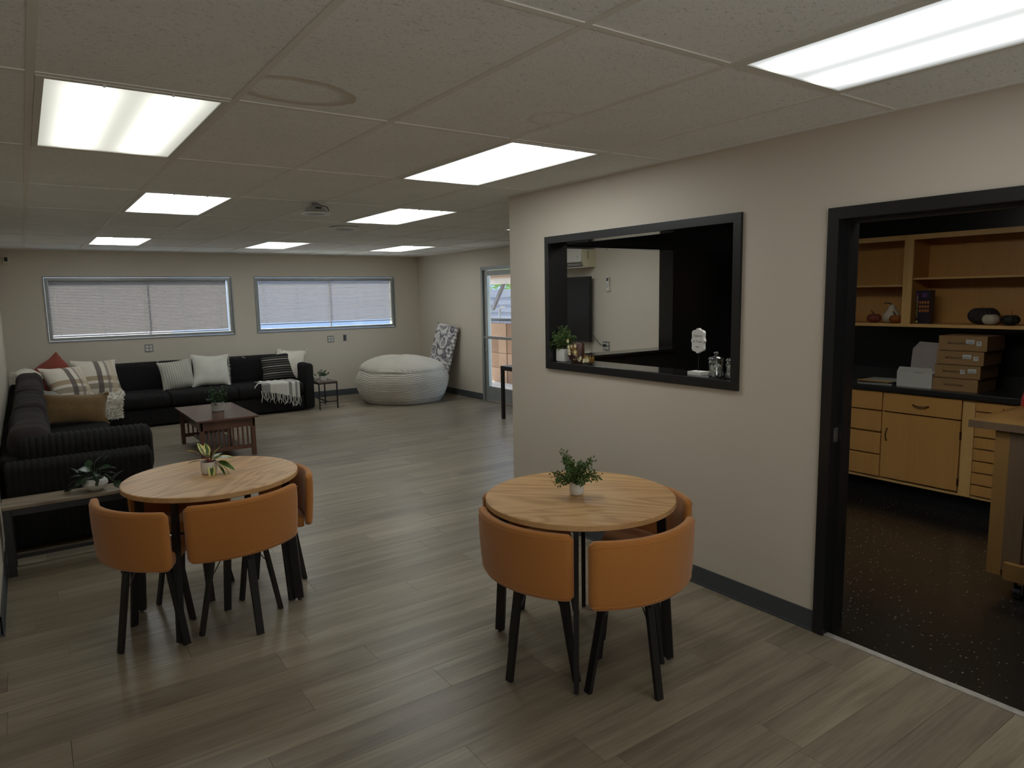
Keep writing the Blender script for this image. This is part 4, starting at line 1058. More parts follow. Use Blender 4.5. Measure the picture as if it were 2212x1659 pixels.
for s in (-1, 1):
    for k in range(42):
        y = -.23 + .46 * k / 41; x = s * .243; d = rg.uniform(.018, .034)
        v = [bm.verts.new((x, y - .004, 0)), bm.verts.new((x, y + .004, 0)), bm.verts.new((x + s * d, y + rg.uniform(-.008, .008), rg.uniform(-.012, .012)))]; bm.faces.new(v)
part('fringe', bm, m_cream, p_, kind='stuff', local=True, recalc=False)
p_ = pillow('white shaggy pillow tilted against the right sofa arm', (3.235, 10.42, .655), .46, .47, .16, m_fur, -30, 10, -5, seed=18); add_fur(p_, 3600, .038, m_fur, 8)
pillow('black pillow with thin white tribal stripes at the right end of the sofa', (3.035, 10.38, .630), .48, .42, .14, m_tribal, -3, 17, 1, seed=17)

# throws ---------------------------------------------------------------
def cloth(rows, cols, fn, th=.010):
    bm = bmesh.new(); g = [[Vector(fn(i / rows, j / cols)) for j in range(cols + 1)] for i in range(rows + 1)]
    nrm = [[None] * (cols + 1) for _ in range(rows + 1)]
    for i in range(rows + 1):
        for j in range(cols + 1):
            a = g[min(i + 1, rows)][j] - g[max(i - 1, 0)][j]; b_ = g[i][min(j + 1, cols)] - g[i][max(j - 1, 0)]; n_ = a.cross(b_); nrm[i][j] = n_.normalized() if n_.length > 0 else Vector((0, 0, 1))
    T_ = [[bm.verts.new(g[i][j] + nrm[i][j] * th / 2) for j in range(cols + 1)] for i in range(rows + 1)]; U_ = [[bm.verts.new(g[i][j] - nrm[i][j] * th / 2) for j in range(cols + 1)] for i in range(rows + 1)]
    for i in range(rows):
        for j in range(cols):
            bm.faces.new((T_[i][j], T_[i + 1][j], T_[i + 1][j + 1], T_[i][j + 1])); bm.faces.new((U_[i][j + 1], U_[i + 1][j + 1], U_[i + 1][j], U_[i][j]))
    for i in range(rows): bm.faces.new((T_[i][0], U_[i][0], U_[i + 1][0], T_[i + 1][0])); bm.faces.new((T_[i + 1][cols], U_[i + 1][cols], U_[i][cols], T_[i][cols]))
    for j in range(cols): bm.faces.new((T_[0][j + 1], U_[0][j + 1], U_[0][j], T_[0][j])); bm.faces.new((T_[rows][j], U_[rows][j], U_[rows][j + 1], T_[rows][j + 1]))
    return bm
def throw_fn(u, v):
    # over the corner seat, folding down the front of the far run
    x = .12 + .84 * v + .03 * math.sin(u * 5)
    s = u * .98
    n_ = noise.noise(Vector((x * 7, s * 8, 0))) * .016
    if s < .68: return (x, 10.60 - s, .447 + n_ + .012)
    a = min(1, (s - .68) / .06) * PI / 2
    if s < .74: return (x, 9.955 - .035 * math.sin(a), .452 + n_ - .03 * (1 - math.cos(a)))
    return (x - .02 * (s - .74), 9.905 + n_ - .01, .422 - (s - .74) * (1.0 if v > .6 else .15 + v * 1.2))
o = solo('fur_throw', cloth(30, 26, throw_fn, .03), m_fur, 'white fur throw spread over the corner seat and hanging over its front edge', 'throw', smooth=80); add_fur(o, 5200, .024, m_fur, 12)
def throw2(u, v):
    x = .16 + .42 * v; y = 9.75 - u * 1.25; n_ = noise.noise(Vector((x * 9, y * 7, 2))) * .016
    return (x, y, .452 + n_ + .012 + (.05 * u if u > .7 else 0) * (1 - v))
o = solo('fur_throw', cloth(24, 14, throw2, .03), m_fur, 'white fur throw lying along the left seat just behind the brown pillow', 'throw', smooth=80); add_fur(o, 2500, .024, m_fur, 15)
# grey and white fringed throw near the right arm
bands = [(0, 'w'), (.16, 'g'), (.30, 'w'), (.52, 'w'), (.62, 'g'), (.72, 'w'), (.80, 'g'), (.90, 'w')]
t = thing('fringed_throw', 'grey and white striped throw with long fringes hanging off the sofa front', 'throw', (3.0, 10.0, .44))
def th3(x0, x1):
    def fn(u, v):
        x = x0 + (x1 - x0) * v; s = u * .55
        zz = .448 + .004 * math.sin(x * 60)
        dep = .09 + .12 * max(0, (x - 2.72) / .45)
        if s < .35: return (x, 10.28 - s, zz)
        if s < .40: a = (s - .35) / .05 * PI / 2; return (x, 9.93 - .005 * math.sin(a), zz - .02 * (1 - math.cos(a)))
        return (x, 9.925 + .008 * math.sin(x * 50), zz - .02 - (s - .40) / .15 * dep)
    return fn
xs_ = [2.66, 2.78, 2.86, 3.0, 3.045, 3.085, 3.13, 3.165, 3.20]
for k in range(8): part('stripe', cloth(16, 3, th3(xs_[k], xs_[k + 1]), .008), m_throwgray if k in (0, 4, 6) else m_cream, t, smooth=80)
rg = random.Random(6)
for k in range(26):
    x = 2.655 + .545 * k / 25; z0_ = .43 - (.09 + .12 * max(0, (x - 2.72) / .45)); L = rg.uniform(.10, .16)
    bm = bmesh.new(); tube(bm, [(x, 9.925, z0_ + .01), (x + rg.uniform(-.01, .01), 9.912, z0_ - L * .4), (x + rg.uniform(-.018, .018), 9.92, z0_ - L * .75), (x + rg.uniform(-.02, .02), 9.915, z0_ - L)], [.006, .005, .006, .004], 6)
    part('tassel', bm, m_throwgray if k % 4 == 1 else m_cream, t, smooth=80)
bm = bmesh.new(); tube(bm, [(2.70, 10.0, .455), (2.62, 9.955, .456), (2.58, 9.92, .43), (2.56, 9.91, .40)], .006, 6); part('tassel', bm, m_cream, t, smooth=80)

# ================================================================ BEAN BAG
def beanbag():
    cx_, cy_ = 4.875, 9.965; bm = bmesh.new(); N = 420; rings = []
    prof = []
    K = 118
    for k in range(K + 1):
        z = .006 + .494 * k / K; q = z / .5
        r = .585 + .155 * math.sin(min(1, q * 1.35) * PI / 2) ** .8 - .075 * max(0, (q - .62) / .38) ** 2.2
        prof.append((r, z, 'side'))
    prof += [(.655, .503, 'seam'), (.672, .510, 'seam'), (.676, .520, 'seam'), (.664, .532, 'top')]
    K2 = 110
    for k in range(1, K2 + 1):
        q = k / K2; prof.append((.664 * math.cos(q * PI / 2) ** .9 if q < 1 else 0.004, .532 + .178 * math.sin(q * PI / 2) ** 1.15, 'top'))
    for r, z, kind in prof:
        ring = []
        for k in range(N):
            a = 2 * PI * k / N; ca, sa = math.cos(a), math.sin(a); x, y = r * ca, r * sa
            sag = .030 * noise.noise(Vector((ca * 1.6, sa * 1.6, z * 2.2)))
            wv = .018 * noise.noise(Vector((ca * 2.5 + 5, sa * 2.5, z * 3)))
            if kind == 'side':
                if z < .085 + .03 * math.sin(a * 1.0 + 1.2): d = .006 * math.sin((a * r * 1.0 + z * 1.6) * 2 * PI / .040)
                else: d = .0085 * math.sin((z + wv + .012 * math.sin(a * 2)) * 2 * PI / .026)
                f = 1 + (d + sag) / max(r, .01); ring.append(bm.verts.new((cx_ + x * f, cy_ + y * f, z)))
            else:
                d = .0085 * math.sin((x * .75 + y * .66 + wv * .6) * 2 * PI / .032) if kind == 'top' else 0
                f = 1 + sag / max(r, .3) * min(1, r / .3); ring.append(bm.verts.new((cx_ + x * f, cy_ + y * f, z + d + sag * .6 - .02 * math.cos(a + .7) * (r / .66))))
        for q in ring:
            q.co.x = min(q.co.x, 5.472 + .228 * q.co.z)     # pressed against the canvas behind it
        rings.append(ring)
    for a, b_ in zip(rings, rings[1:]):
        for k in range(N): bm.faces.new((a[k], a[(k + 1) % N], b_[(k + 1) % N], b_[k]))
    bm.faces.new(rings[0][::-1]); bm.faces.new(rings[-1]); return bm
t = solo('bean_bag', beanbag(), m_bean, 'huge stone-grey wide-corduroy bean bag in the far right corner', 'bean bag', smooth=80)
bm = bmesh.new(); tube(bm, [(4.875 + .668 * math.cos(a), 9.965 + .668 * math.sin(a), .508 + .010 * math.sin(a * 5) - .02 * math.cos(a + .7)) for a in [2 * PI * k / 90 for k in range(91)]], .011, 6)
part('seam_welt', bm, m_bean, t, smooth=80)

# canvas print ----------------------------------------------------------
def canvas_mat():
    b = NB('grey_peony_print'); tc = b.n('TexCoord'); v = b.coord('Object')
    vo = b.n('TexVoronoi', feature='SMOOTH_F1'); vo.inputs['Scale'].default_value = 4.6
    nz = b.n('TexNoise'); nz.inputs['Scale'].default_value = 9; nz.inputs['Detail'].default_value = 5; b.l(v, nz.inputs['Vector'])
    mixv = b.n('Mix', data_type='VECTOR'); mixv.inputs[0].default_value = .10; b.l(v, mixv.inputs[4]); b.l(nz.outputs['Color'], mixv.inputs[5]); b.l(mixv.outputs[1], vo.inputs['Vector'])
    s = b.math('SINE', b.math('ADD', b.math('MULTIPLY', vo.outputs['Distance'], 30.0), b.math('MULTIPLY', b.noise(v, 14, 5), 7)))
    col = b.ramp(b.math('ADD', b.math('MULTIPLY', s, .35), b.noise(v, 6, 4)), [(.15, lin((112, 110, 116))), (.40, lin((166, 163, 166))), (.62, lin((206, 203, 202))), (.9, lin((226, 224, 220)))])
    core = b.ramp(vo.outputs['Distance'], [(.05, (1, 1, 1)), (.22, (0, 0, 0))]); col = b.mix(col, lin((84, 82, 88)), b.math('MULTIPLY', core, .8))
    sep = b.n('SeparateXYZ'); b.l(tc.outputs['Object'], sep.inputs[0])
    st = b.math('MULTIPLY', b.math('GREATER_THAN', b.math('SINE', b.math('MULTIPLY', sep.outputs[1], 2 * PI / .062)), .82), b.math('GREATER_THAN', sep.outputs[0], .12))
    col = b.mix(col, lin((70, 66, 72)), b.math('MULTIPLY', st, .8))
    return b.set(col, .8, spec=.15)
t = thing('canvas_print', 'unframed canvas print of grey peonies leaning against the right wall', 'picture', (5.62, 10.12, 0))
H, Wd = 1.16, .66
me = mesh_of('canvas', B(-Wd / 2, Wd / 2, 0, H, -.0, .034, bev=.002), [canvas_mat()])
o = bpy.data.objects.new('canvas', me); link(o, t)
# local x -> -Y (right when looking at +X), local y -> up leaning to +X, local z -> towards -X
lean = math.asin((5.785 - 5.52) / H)
ux = Vector((0.0, -1, -.09)).normalized(); uy = Vector((math.sin(lean), 0, math.cos(lean))); uy = (uy - uy.dot(ux) * ux).normalized(); uz = ux.cross(uy)
Mx = Matrix((ux, uy, uz)).transposed().to_4x4(); o.matrix_local = Matrix.Translation(Vector((5.522, 10.14, .035)) - ORG[t.name]) @ Mx
# back bars
o2 = bpy.data.objects.new('stretcher_frame', mesh_of('stretcher_frame', boxes([(-Wd / 2 + .01, -Wd / 2 + .05, .01, H - .01, -.012, -.0005), (Wd / 2 - .05, Wd / 2 - .01, .01, H - .01, -.012, -.0005)]), m_birchf)); link(o2, t); o2.matrix_local = o.matrix_local.copy()

# ================================================================ SMALL FURNITURE
def x_table(name, label, cat, x0, x1, y0, y1, h, mt, leg=.018, low=.10, topt=.018):
    t = thing(name, label, cat, ((x0 + x1) / 2, (y0 + y1) / 2, 0))
    part('tabletop', B(x0, x1, y0, y1, h - topt, h, bev=.002), mt, t)
    e = leg
    for sx, sy in ((x0, y0), (x1 - e, y0), (x0, y1 - e), (x1 - e, y1 - e)): part('leg', B(sx, sx + e, sy, sy + e, 0, h - topt, bev=.001), m_blackmetal, t)
    part('apron_rail', boxes([(x0 + e, x1 - e, y0, y0 + e, h - topt - e, h - topt), (x0 + e, x1 - e, y1 - e, y1, h - topt - e, h - topt), (x0, x0 + e, y0 + e, y1 - e, h - topt - e, h - topt), (x1 - e, x1, y0 + e, y1 - e, h - topt - e, h - topt)]), m_blackmetal, t)
    return t
t = x_table('side_table', 'small black metal side table with dark wooden top beside the sofa arm', 'table', 3.455, 3.745, 9.86, 10.40, .412, m_darktop, .017)
part('stretcher', boxes([(3.472, 3.728, 9.861, 9.875, .105, .119), (3.592, 3.606, 9.875, 10.385, .105, .119)]), m_blackmetal, t)
t = thing('book', 'small dark red book with pale edges lying on the black side table', 'book', (3.50, 10.27, .412))
part('cover', boxes([(3.462, 3.56, 10.20, 10.33, .4125, .4145), (3.462, 3.56, 10.20, 10.33, .4325, .4345), (3.462, 3.465, 10.20, 10.33, .4125, .4345)]), m_red, t)
part('page_block', B(3.466, 3.557, 10.203, 10.327, .4145, .4325), m_ceramic, t)
t = thing('cup', 'small white cup on the side table close to the sofa arm', 'cup', (3.49, 10.12, .412))
bm = bmesh.new(); lathe(bm, [(.018, 0), (.026, .01), (.030, .045), (.029, .058), (.026, .058), (.026, .02)], (3.49, 10.12, .4125), 20); part('cup_body', bm, m_ceramic, t, smooth=50)

# coffee table
x0, x1, y0, y1, h = 1.332, 1.945, 7.43, 8.63, .420
t = thing('coffee_table', 'mission style reddish brown coffee table with slatted ends', 'table', ((x0 + x1) / 2, (y0 + y1) / 2, 0))
part('tabletop', B(x0, x1, y0, y1, h - .020, h, bev=.003), m_mission, t)
i = .035; lw = .042
part('apron', boxes([(x0 + i, x1 - i, y0 + i + .006, y0 + i + .026, h - .110, h - .020), (x0 + i, x1 - i, y1 - i - .026, y1 - i - .006, h - .110, h - .020), (x0 + i + .006, x0 + i + .026, y0 + i, y1 - i, h - .11, h - .02), (x1 - i - .026, x1 - i - .006, y0 + i, y1 - i, h - .11, h - .02)]), m_mission, t)
for sx in (x0 + i, x1 - i - lw):
    for sy in (y0 + i, y1 - i - lw): part('leg', B(sx, sx + lw, sy, sy + lw, 0, h - .02, bev=.002), m_mission, t)
part('end_rail', B(x0 + i + lw, x1 - i - lw, y0 + i + .008, y0 + i + .030, .075, .115, bev=.001), m_mission, t)
part('end_rail', B(x0 + i + lw, x1 - i - lw, y1 - i - .030, y1 - i - .008, .075, .115, bev=.001), m_mission, t)
for ye_ in (y0 + i + .012, y1 - i - .026):
    for k in range(9):
        xx = x0 + i + lw + .030 + k * (x1 - x0 - 2 * i - 2 * lw - .075) / 8; part('slat', B(xx, xx + .016, ye_, ye_ + .012, .115, h - .110), m_mission, t)
part('lower_shelf', B(x0 + .15, x1 - .15, y0 + .06, y1 - .06, .082, .098), m_mission, t)

# bench
t = thing('bench', 'long low bench with grey-brown boards and black frame along the sofa end', 'bench', (.30, 5.09, 0))
bx0, bx1, by0, by1 = -.205, .98, 4.975, 5.215
part('bench_top', B(bx0, bx1, by0, by1, BZ - .018, BZ, bev=.002), m_benchtop, t)
part('frame_rail', boxes([(bx0 + .04, bx1 - .01, by0 + .004, by0 + .024, BZ - .058, BZ - .018), (bx0 + .04, bx1 - .01, by1 - .024, by1 - .004, BZ - .058, BZ - .018)]), m_blackmetal, t)
for sx in (bx0 + .004, bx1 - .05):
    for sy in (by0 + .004, by1 - .044): part('leg', B(sx, sx + .040, sy, sy + .040, 0, BZ - .018, bev=.002), m_blackmetal, t)
part('stretcher', boxes([(bx0 + .044, bx1 - .05, by1 - .034, by1 - .014, .045, .065)]), m_blackmetal, t)

# console under the TV
x_table('console_table', 'black metal console table beside the glass door, mostly behind the partition', 'table', 5.085, 5.60, 6.25, 7.50, .708, m_blackmetal, .040, topt=.016)

# TV, air conditioner, remote, outlets -----------------------------------
m_tv = vary('tv_screen', (.010, .010, .011), .05, 2, .18)
m_tvb = vary('tv_bezel', (.012, .012, .012), .05, 2, .4)
t = thing('television', 'large black flat television hung on the wall in the room beyond', 'television', (5.72, 7.15, 1.44))
part('housing', B(5.725, 5.765, 6.46, 7.82, 1.035, 1.842, bev=.004), m_tvb, t)
part('screen', B(5.7235, 5.7252, 6.472, 7.808, 1.052, 1.830), m_tv, t)
part('wall_mount', B(5.765, XR, 6.95, 7.35, 1.3, 1.6), m_blackmetal, t)
t = thing('power_cord', 'thin black cord from the television to the wall outlet', 'cord', (5.8, 6.4, 1.0))
bm = bmesh.new(); tube(bm, [(5.775, 6.50, 1.14), (5.79, 6.44, 1.09), (5.80, 6.39, 1.035), (5.80, 6.335, 1.0), (5.80, 6.30, .998)], .0035, 6); part('cable', bm, m_blackmetal, t)
part('plug', B(5.800, 5.8175, 6.268, 6.302, .985, 1.010, bev=.003), m_blackmetal, t)
m_acw = vary('ac_white', (.66, .65, .60), .03, 3, .4); m_accream = vary('ac_cream', (.62, .58, .42), .04, 3, .45)
t = thing('air_conditioner', 'white wall-mounted split air conditioner above the television', 'air conditioner', (5.7, 6.9, 1.95))
def ac_prof(y):
    return [(5.822, y, 1.955), (5.66, y, 1.955), (5.640, y, 1.975), (5.618, y, 2.02), (5.612, y, 2.17), (5.63, y, 2.20), (5.822, y, 2.20)]
bm = bmesh.new(); A_ = [bm.verts.new(q) for q in ac_prof(6.46)]; B2 = [bm.verts.new(q) for q in ac_prof(7.30)]
bm.faces.new(A_); bm.faces.new(B2[::-1])
for k in range(7): bm.faces.new((A_[k], B2[k], B2[(k + 1) % 7], A_[(k + 1) % 7]))
part('casing', bm, m_accream, t)
part('front_panel', B(5.600, 5.613, 6.47, 7.30, 2.018, 2.20, bev=.003), m_acw, t)
part('vent_slot', B(5.622, 5.634, 6.49, 7.28, 1.966, 2.008), vary('vent_dark', (.01, .01, .012)), t)
for k in range(2): part('louvre', B(5.606, 5.622, 6.48, 7.29, 1.974 + .016 * k, 1.980 + .016 * k), m_acw, t)
part('bottom_lip', B(5.612, 5.70, 6.47, 7.29, 1.948, 1.957, bev=.002), m_acw, t)
part('badge', B(5.5985, 5.6005, 6.52, 6.55, 2.075, 2.080), m_ink, t)
part('side_marks', boxes([(5.69 + .018 * a, 5.70 + .018 * a, 6.4585, 6.4600, 2.05 + .022 * b_, 2.062 + .022 * b_) for a in range(2) for b_ in range(5)]), m_ink, t)
t = thing('remote_control', 'white remote control with grey screen in a holder on the far room wall', 'remote', (XR, 6.215, 1.74))
part('holder', B(5.800, XR, 6.192, 6.240, 1.655, 1.730, bev=.005), m_acw, t)
part('remote_body', B(5.796, 5.814, 6.195, 6.236, 1.665, 1.825, bev=.006), m_acw, t)
part('screen', B(5.7945, 5.7965, 6.200, 6.231, 1.775, 1.815), vary('lcd_grey', (.05, .055, .06)), t)
part('buttons', boxes([(5.7945, 5.7965, 6.203 + .011 * a, 6.210 + .011 * a, 1.700 + .018 * b_, 1.710 + .018 * b_) for a in range(3) for b_ in range(3)]), m_slatd, t)
m_plate = vary('steel_plate', (.26, .255, .25), .05, 20, .35, 0, 90, .5, .6)
def outlet(label, c, face, quad=True, mat=m_plate, sockm=m_ceramic):
    """face: 'y' plate on a wall facing -Y, 'x' on a wall facing -X"""
    t = thing('wall_outlet', label, 'outlet', c)
    W_, H_ = (.112, .112) if quad else (.068, .112)
    def bx(u0, u1, z0, z1, d0, d1, **k):
        return B(c[0] + u0, c[0] + u1, c[1] - d1, c[1] - d0, c[2] + z0, c[2] + z1, **k) if face == 'y' else B(c[0] - d1, c[0] - d0, c[1] + u0, c[1] + u1, c[2] + z0, c[2] + z1, **k)
    part('cover_plate', bx(-W_ / 2, W_ / 2, -H_ / 2, H_ / 2, 0, .006, bev=.0015), mat, t)
    for u in ((-.024, .024) if quad else (0,)):
        for z in (-.022, .022):
            s = part('socket', bx(u - .0165, u + .0165, z - .0145, z + .0145, .006, .0085, bev=.001), sockm, t)
            part('slots', join(bx(u - .007, u - .005, z - .004, z + .006, .0085, .0090), bx(u + .005, u + .007, z - .004, z + .006, .0085, .0090)), m_ink, s)
    return t
outlet('four-gang steel outlet under the left window above the sofa', (1.45, YF, .965), 'y')
outlet('four-gang steel outlet under the right window', (4.168, YF, .958), 'y')
outlet('four-gang outlet in the room beyond, with the black television plug in it', (XR, 6.262, .988), 'x')
t = thing('wall_switch', 'small steel wall plate with dark centre right of the double outlet under the window', 'switch', (4.416, YF, .969))
part('cover_plate', B(4.384, 4.448, YF - .006, YF, .912, 1.026, bev=.0015), m_plate, t); part('dark_insert', B(4.394, 4.430, YF - .009, YF - .006, .925, 1.012), vary('insert', (.05, .045, .05)), t)
t = thing('motion_sensor', 'small white sensor with dark lens high on the far left of the wall', 'sensor', (-.115, YF, 2.2))
part('housing', B(-.148, -.082, YF - .045, YF, 2.150, 2.248, bev=.008), m_accream, t, smooth=50); part('lens', B(-.134, -.098, YF - .048, YF - .045, 2.178, 2.232), vary('lens_dark', (.02, .02, .03)), t)

# ceiling access points / speaker ----------------------------------------
t = thing('ceiling_access_point', 'pale domed device hanging from the ceiling on a short mount with black cable', 'ceiling device', (1.86, 5.16, CH))
bm = bmesh.new(); lathe(bm, [(.012, .0), (.060, .001), (.098, .006), (.103, .012), (.096, .018), (.082, .034), (.066, .052), (.050, .062), (.030, .066)], (1.862, 5.17, CH - .088), 40); part('dome', bm, vary('device_grey', (.40, .40, .38), .05, 20, .4), t, smooth=50)
bm = bmesh.new(); lathe(bm, [(.099, .003), (.106, .006), (.106, .011), (.099, .013)], (1.862, 5.17, CH - .089), 40); part('rim', bm, m_white, t, smooth=50)
bm = bmesh.new(); tube(bm, [(1.86, 5.18, CH - .05), (1.86, 5.18, CH)], .022, 14); part('mount', bm, m_slatd, t)
bm = bmesh.new(); tube(bm, [(1.88, 5.17, CH - .01), (1.91, 5.15, CH - .022), (1.935, 5.13, CH - .030), (1.945, 5.12, CH - .06)], .0035, 6); part('cable', bm, m_blackmetal, t)
part('port_strip', B(1.835, 1.875, 5.088, 5.104, CH - .052, CH - .040), m_blackmetal, t)
t = thing('ceiling_speaker', 'flat round white ceiling disc with an oval centre beside a light', 'ceiling device', (2.735, 6.80, CH))
bm = bmesh.new(); lathe(bm, [(.145, -.002), (.143, -.012), (.10, -.024), (.095, -.020)], (2.735, 6.80, CH), 40); part('ring', bm, m_white, t, smooth=50)
bm = bmesh.new(); lathe(bm, [(.094, -.019), (.092, -.026), (.05, -.030)], (2.735, 6.80, CH), 36); part('grille', bm, vary('speaker_grey', (.36, .36, .35), .05, 20, .5), t, smooth=50)

# ================================================================ KITCHEN
KX = 5.35
def pull(parent, c, L, vertical=False, out=.022):
    pts = []
    for k in range(9):
        s = -1 + 2 * k / 8; d = out * (1 - abs(s) ** 3); z = -.006 * (1 - s * s)
        pts.append((c[0] - d - .001, c[1] + (0 if vertical else s * L / 2), c[2] + (s * L / 2 if vertical else z)))
    bm = bmesh.new(); tube(bm, pts, [.0058, .0045, .0042, .0045, .0048, .0045, .0042, .0045, .0058], 8); return part('handle', bm, m_bronze, parent, smooth=60)
def cabinet(label, y0, y1):
    t = thing('base_cabinet', label, 'cabinet', (KX, (y0 + y1) / 2, 0), group='base cabinets along the kitchen wall')
    part('carcass', boxes([(KX + .018, XR - .002, y0, y1, .15, .842)]), m_birch, t)
    part('face_frame', boxes([(KX + .004, KX + .018, y0, y1, .145, .165), (KX + .004, KX + .018, y0, y1, .836, .845), (KX + .004, KX + .018, y0, y0 + .006, .165, .836), (KX + .004, KX + .018, y1 - .006, y1, .165, .836)]), m_birchf, t)
    part('toe_kick', boxes([(KX + .075, KX + .09, y0, y1, .0015, .15)]), m_black, t)
    return t
t = cabinet('birch base cabinet of four stacked drawers at the left of the counter', 2.650, 3.260)
for z0_, z1_ in ((.695, .838), (.528, .684), (.352, .515), (.176, .341)):
    d = part('drawer', B(KX - .014, KX + .004, 2.657, 3.252, z0_, z1_, bev=.002), m_birch, t); pull(d, (KX - .014, 2.955, (z0_ + z1_) / 2 - .008), .105)
t = cabinet('birch base cabinet with one drawer above a single wide door', 2.097, 2.650)
d = part('drawer', B(KX - .014, KX + .004, 2.105, 2.643, .695, .838, bev=.002), m_birch, t); pull(d, (KX - .014, 2.375, .765), .110)
d = part('door', B(KX - .014, KX + .004, 2.105, 2.643, .178, .684, bev=.002), m_birch, t); pull(d, (KX - .014, 2.610, .515), .095, True)
for z_ in (.58, .245): part('hinge', B(KX - .016, KX + .006, 2.100, 2.108, z_ - .028, z_ + .028), m_bronze, d)
t = cabinet('birch base cabinet of thin tray drawers behind the wooden island', 1.35, 2.097)
part('stile', B(KX - .006, KX + .004, 2.022, 2.095, .15, .842, bev=.001), m_birchf, t)
zz = [.168, .249, .336, .419, .506, .589, .675, .766, .838]
for a, b_ in zip(zz, zz[1:]):
    d = part('drawer', B(KX - .010, KX + .004, 1.40, 2.018, a + .004, b_ - .005, bev=.0015), m_birch, t)
    if b_ > .8: pull(d, (KX - .010, 1.80, .80), .10)
t = cabinet('birch base cabinet hidden behind the island at the right', .40, 1.35)
part('door', B(KX - .010, KX + .004, .41, 1.34, .178, .838, bev=.002), m_birch, t)
t = cabinet('birch base cabinet out of sight left of the drawer stack', 3.26, 4.07)
part('door', B(KX - .014, KX + .004, 3.27, 4.06, .178, .838, bev=.002), m_birch, t)
solo('countertop', join(B(KX - .035, XR - .002, .35, 4.075, .846, .887, bev=.006), B(XR - .022, XR - .002, .35, 4.075, .887, .97)), m_counter, 'dark speckled laminate countertop over the birch base cabinets', 'countertop')

UX = 5.52
def wall_cab(label, y0, y1, shelf):
    t = thing('wall_cabinet', label, 'cabinet', (UX, (y0 + y1) / 2, 1.33), group='open wall cabinets in the kitchen')
    part('back_panel', B(XR - .012, XR - .002, y0, y1, 1.33, 2.022), m_birch, t)
    part('side_panel', B(UX + .018, XR - .012, y0, y0 + .018, 1.33, 2.022), m_birch, t); part('side_panel', B(UX + .018, XR - .012, y1 - .018, y1, 1.33, 2.022), m_birch, t)
    part('top_panel', B(UX + .018, XR - .012, y0 + .018, y1 - .018, 2.0, 2.022), m_birch, t); part('bottom_panel', B(UX + .018, XR - .012, y0 + .018, y1 - .018, 1.338, 1.354), m_birch, t)
    part('face_frame', boxes([(UX, UX + .018, y0, y1, 1.984, 2.022), (UX, UX + .018, y0, y1, 1.330, 1.354), (UX, UX + .018, y0, y0 + .034, 1.354, 1.984), (UX, UX + .018, y1 - .034, y1, 1.354, 1.984)], .001), m_birchf, t)
    part('shelf', B(UX + .03, XR - .012, y0 + .018, y1 - .018, shelf - .014, shelf), m_birchf, t)
wall_cab('open birch wall cabinet at the left holding the red pumpkin and white gourd', 2.604, 3.62, 1.651)
wall_cab('wide open birch wall cabinet holding the craft box and dark pumpkins', .60, 2.604, 1.700)

SH = 1.3545
def pumpkin(label, c, r, h, mat, lob=10, stem=m_stem, stemh=.025, dep=.10, cat='pumpkin', lean_=(.01, .01)):
    t = thing('pumpkin', label, cat, c, group='small decorative pumpkins on the kitchen shelf')
    bm = bmesh.new(); pr = []
    for k in range(13):
        a = -PI / 2 + PI * k / 12; pr.append((max(.002, r * math.cos(a) ** .8 * 1.0 if math.cos(a) > 0 else .002), h / 2 + h / 2 * math.sin(a) - (.10 * h if k > 10 else 0)))
    lathe(bm, pr, c, 40, lobes=lob, depth=dep); part('body', bm, mat, t, smooth=70)
    bm = bmesh.new(); tube(bm, [(c[0], c[1], c[2] + h * .85), (c[0], c[1] + lean_[0] * .4, c[2] + h + stemh * .4), (c[0], c[1] + lean_[0], c[2] + h + stemh)], [.006, .004, .0035], 7); part('stem', bm, stem, t, smooth=60)
    return t
m_pred = vary('dusty_red', lin((128, 62, 48)), .2, 30, .5); m_porange = vary('burnt_orange', lin((150, 84, 30)), .2, 30, .4); m_pwhite = vary('bone_white', lin((190, 180, 158)), .05, 20, .6)
m_pknit = vary('dark_knit', (.035, .028, .027), .3, 60, .95, .9, 100); m_pgreen = vary('dark_velvet_green', (.016, .019, .014), .3, 40, .7); m_gold = vary('gold_leaf', lin((190, 140, 60)), .2, 20, .3, 0, 90, .5, .6)
pumpkin('orange pumpkin at the left edge of the open shelf, cut by the door frame', (5.60, 3.105, SH), .060, .105, m_porange)
pumpkin('dusty red pumpkin left of the white gourd', (5.60, 2.885, SH), .055, .072, m_pred, 8, lean_=(.025, 0))
pumpkin('small shiny orange pumpkin right in front of the white gourd', (5.565, 2.700, SH), .046, .066, m_porange, 10, lean_=(.02, 0))
t = thing('gourd', 'white bottle gourd with a dark curled stem on the open shelf', 'gourd', (5.63, 2.762, SH))
bm = bmesh.new(); lathe(bm, [(.03, 0), (.058, .012), (.068, .038), (.062, .066), (.044, .088), (.031, .105), (.029, .122), (.022, .136), (.006, .142)], (5.63, 2.762, SH), 32, lobes=9, depth=.05); part('body', bm, m_pwhite, t, smooth=70)
bm = bmesh.new(); tube(bm, [(5.63, 2.765, SH + .138), (5.63, 2.78, SH + .152), (5.63, 2.80, SH + .156), (5.63, 2.825, SH + .15)], [.006, .005, .004, .003], 7); part('stem', bm, m_blackmetal, t, smooth=60)
tk = pumpkin('large dark knitted pumpkin with a gold stem behind the white pumpkin', (5.655, 2.128, SH), .098, .125, m_pknit, 12, m_gold, .004)
pumpkin('white pumpkin with dark stem in front of the dark knitted one', (5.575, 2.050, SH), .055, .080, m_pwhite, 9, m_blackmetal, .022, lean_=(.018, 0))
pumpkin('dark green velvet pumpkin with a twiggy stem at the right', (5.60, 1.938, SH), .056, .074, m_pgreen, 8, m_gold, .034, lean_=(-.004, 0))
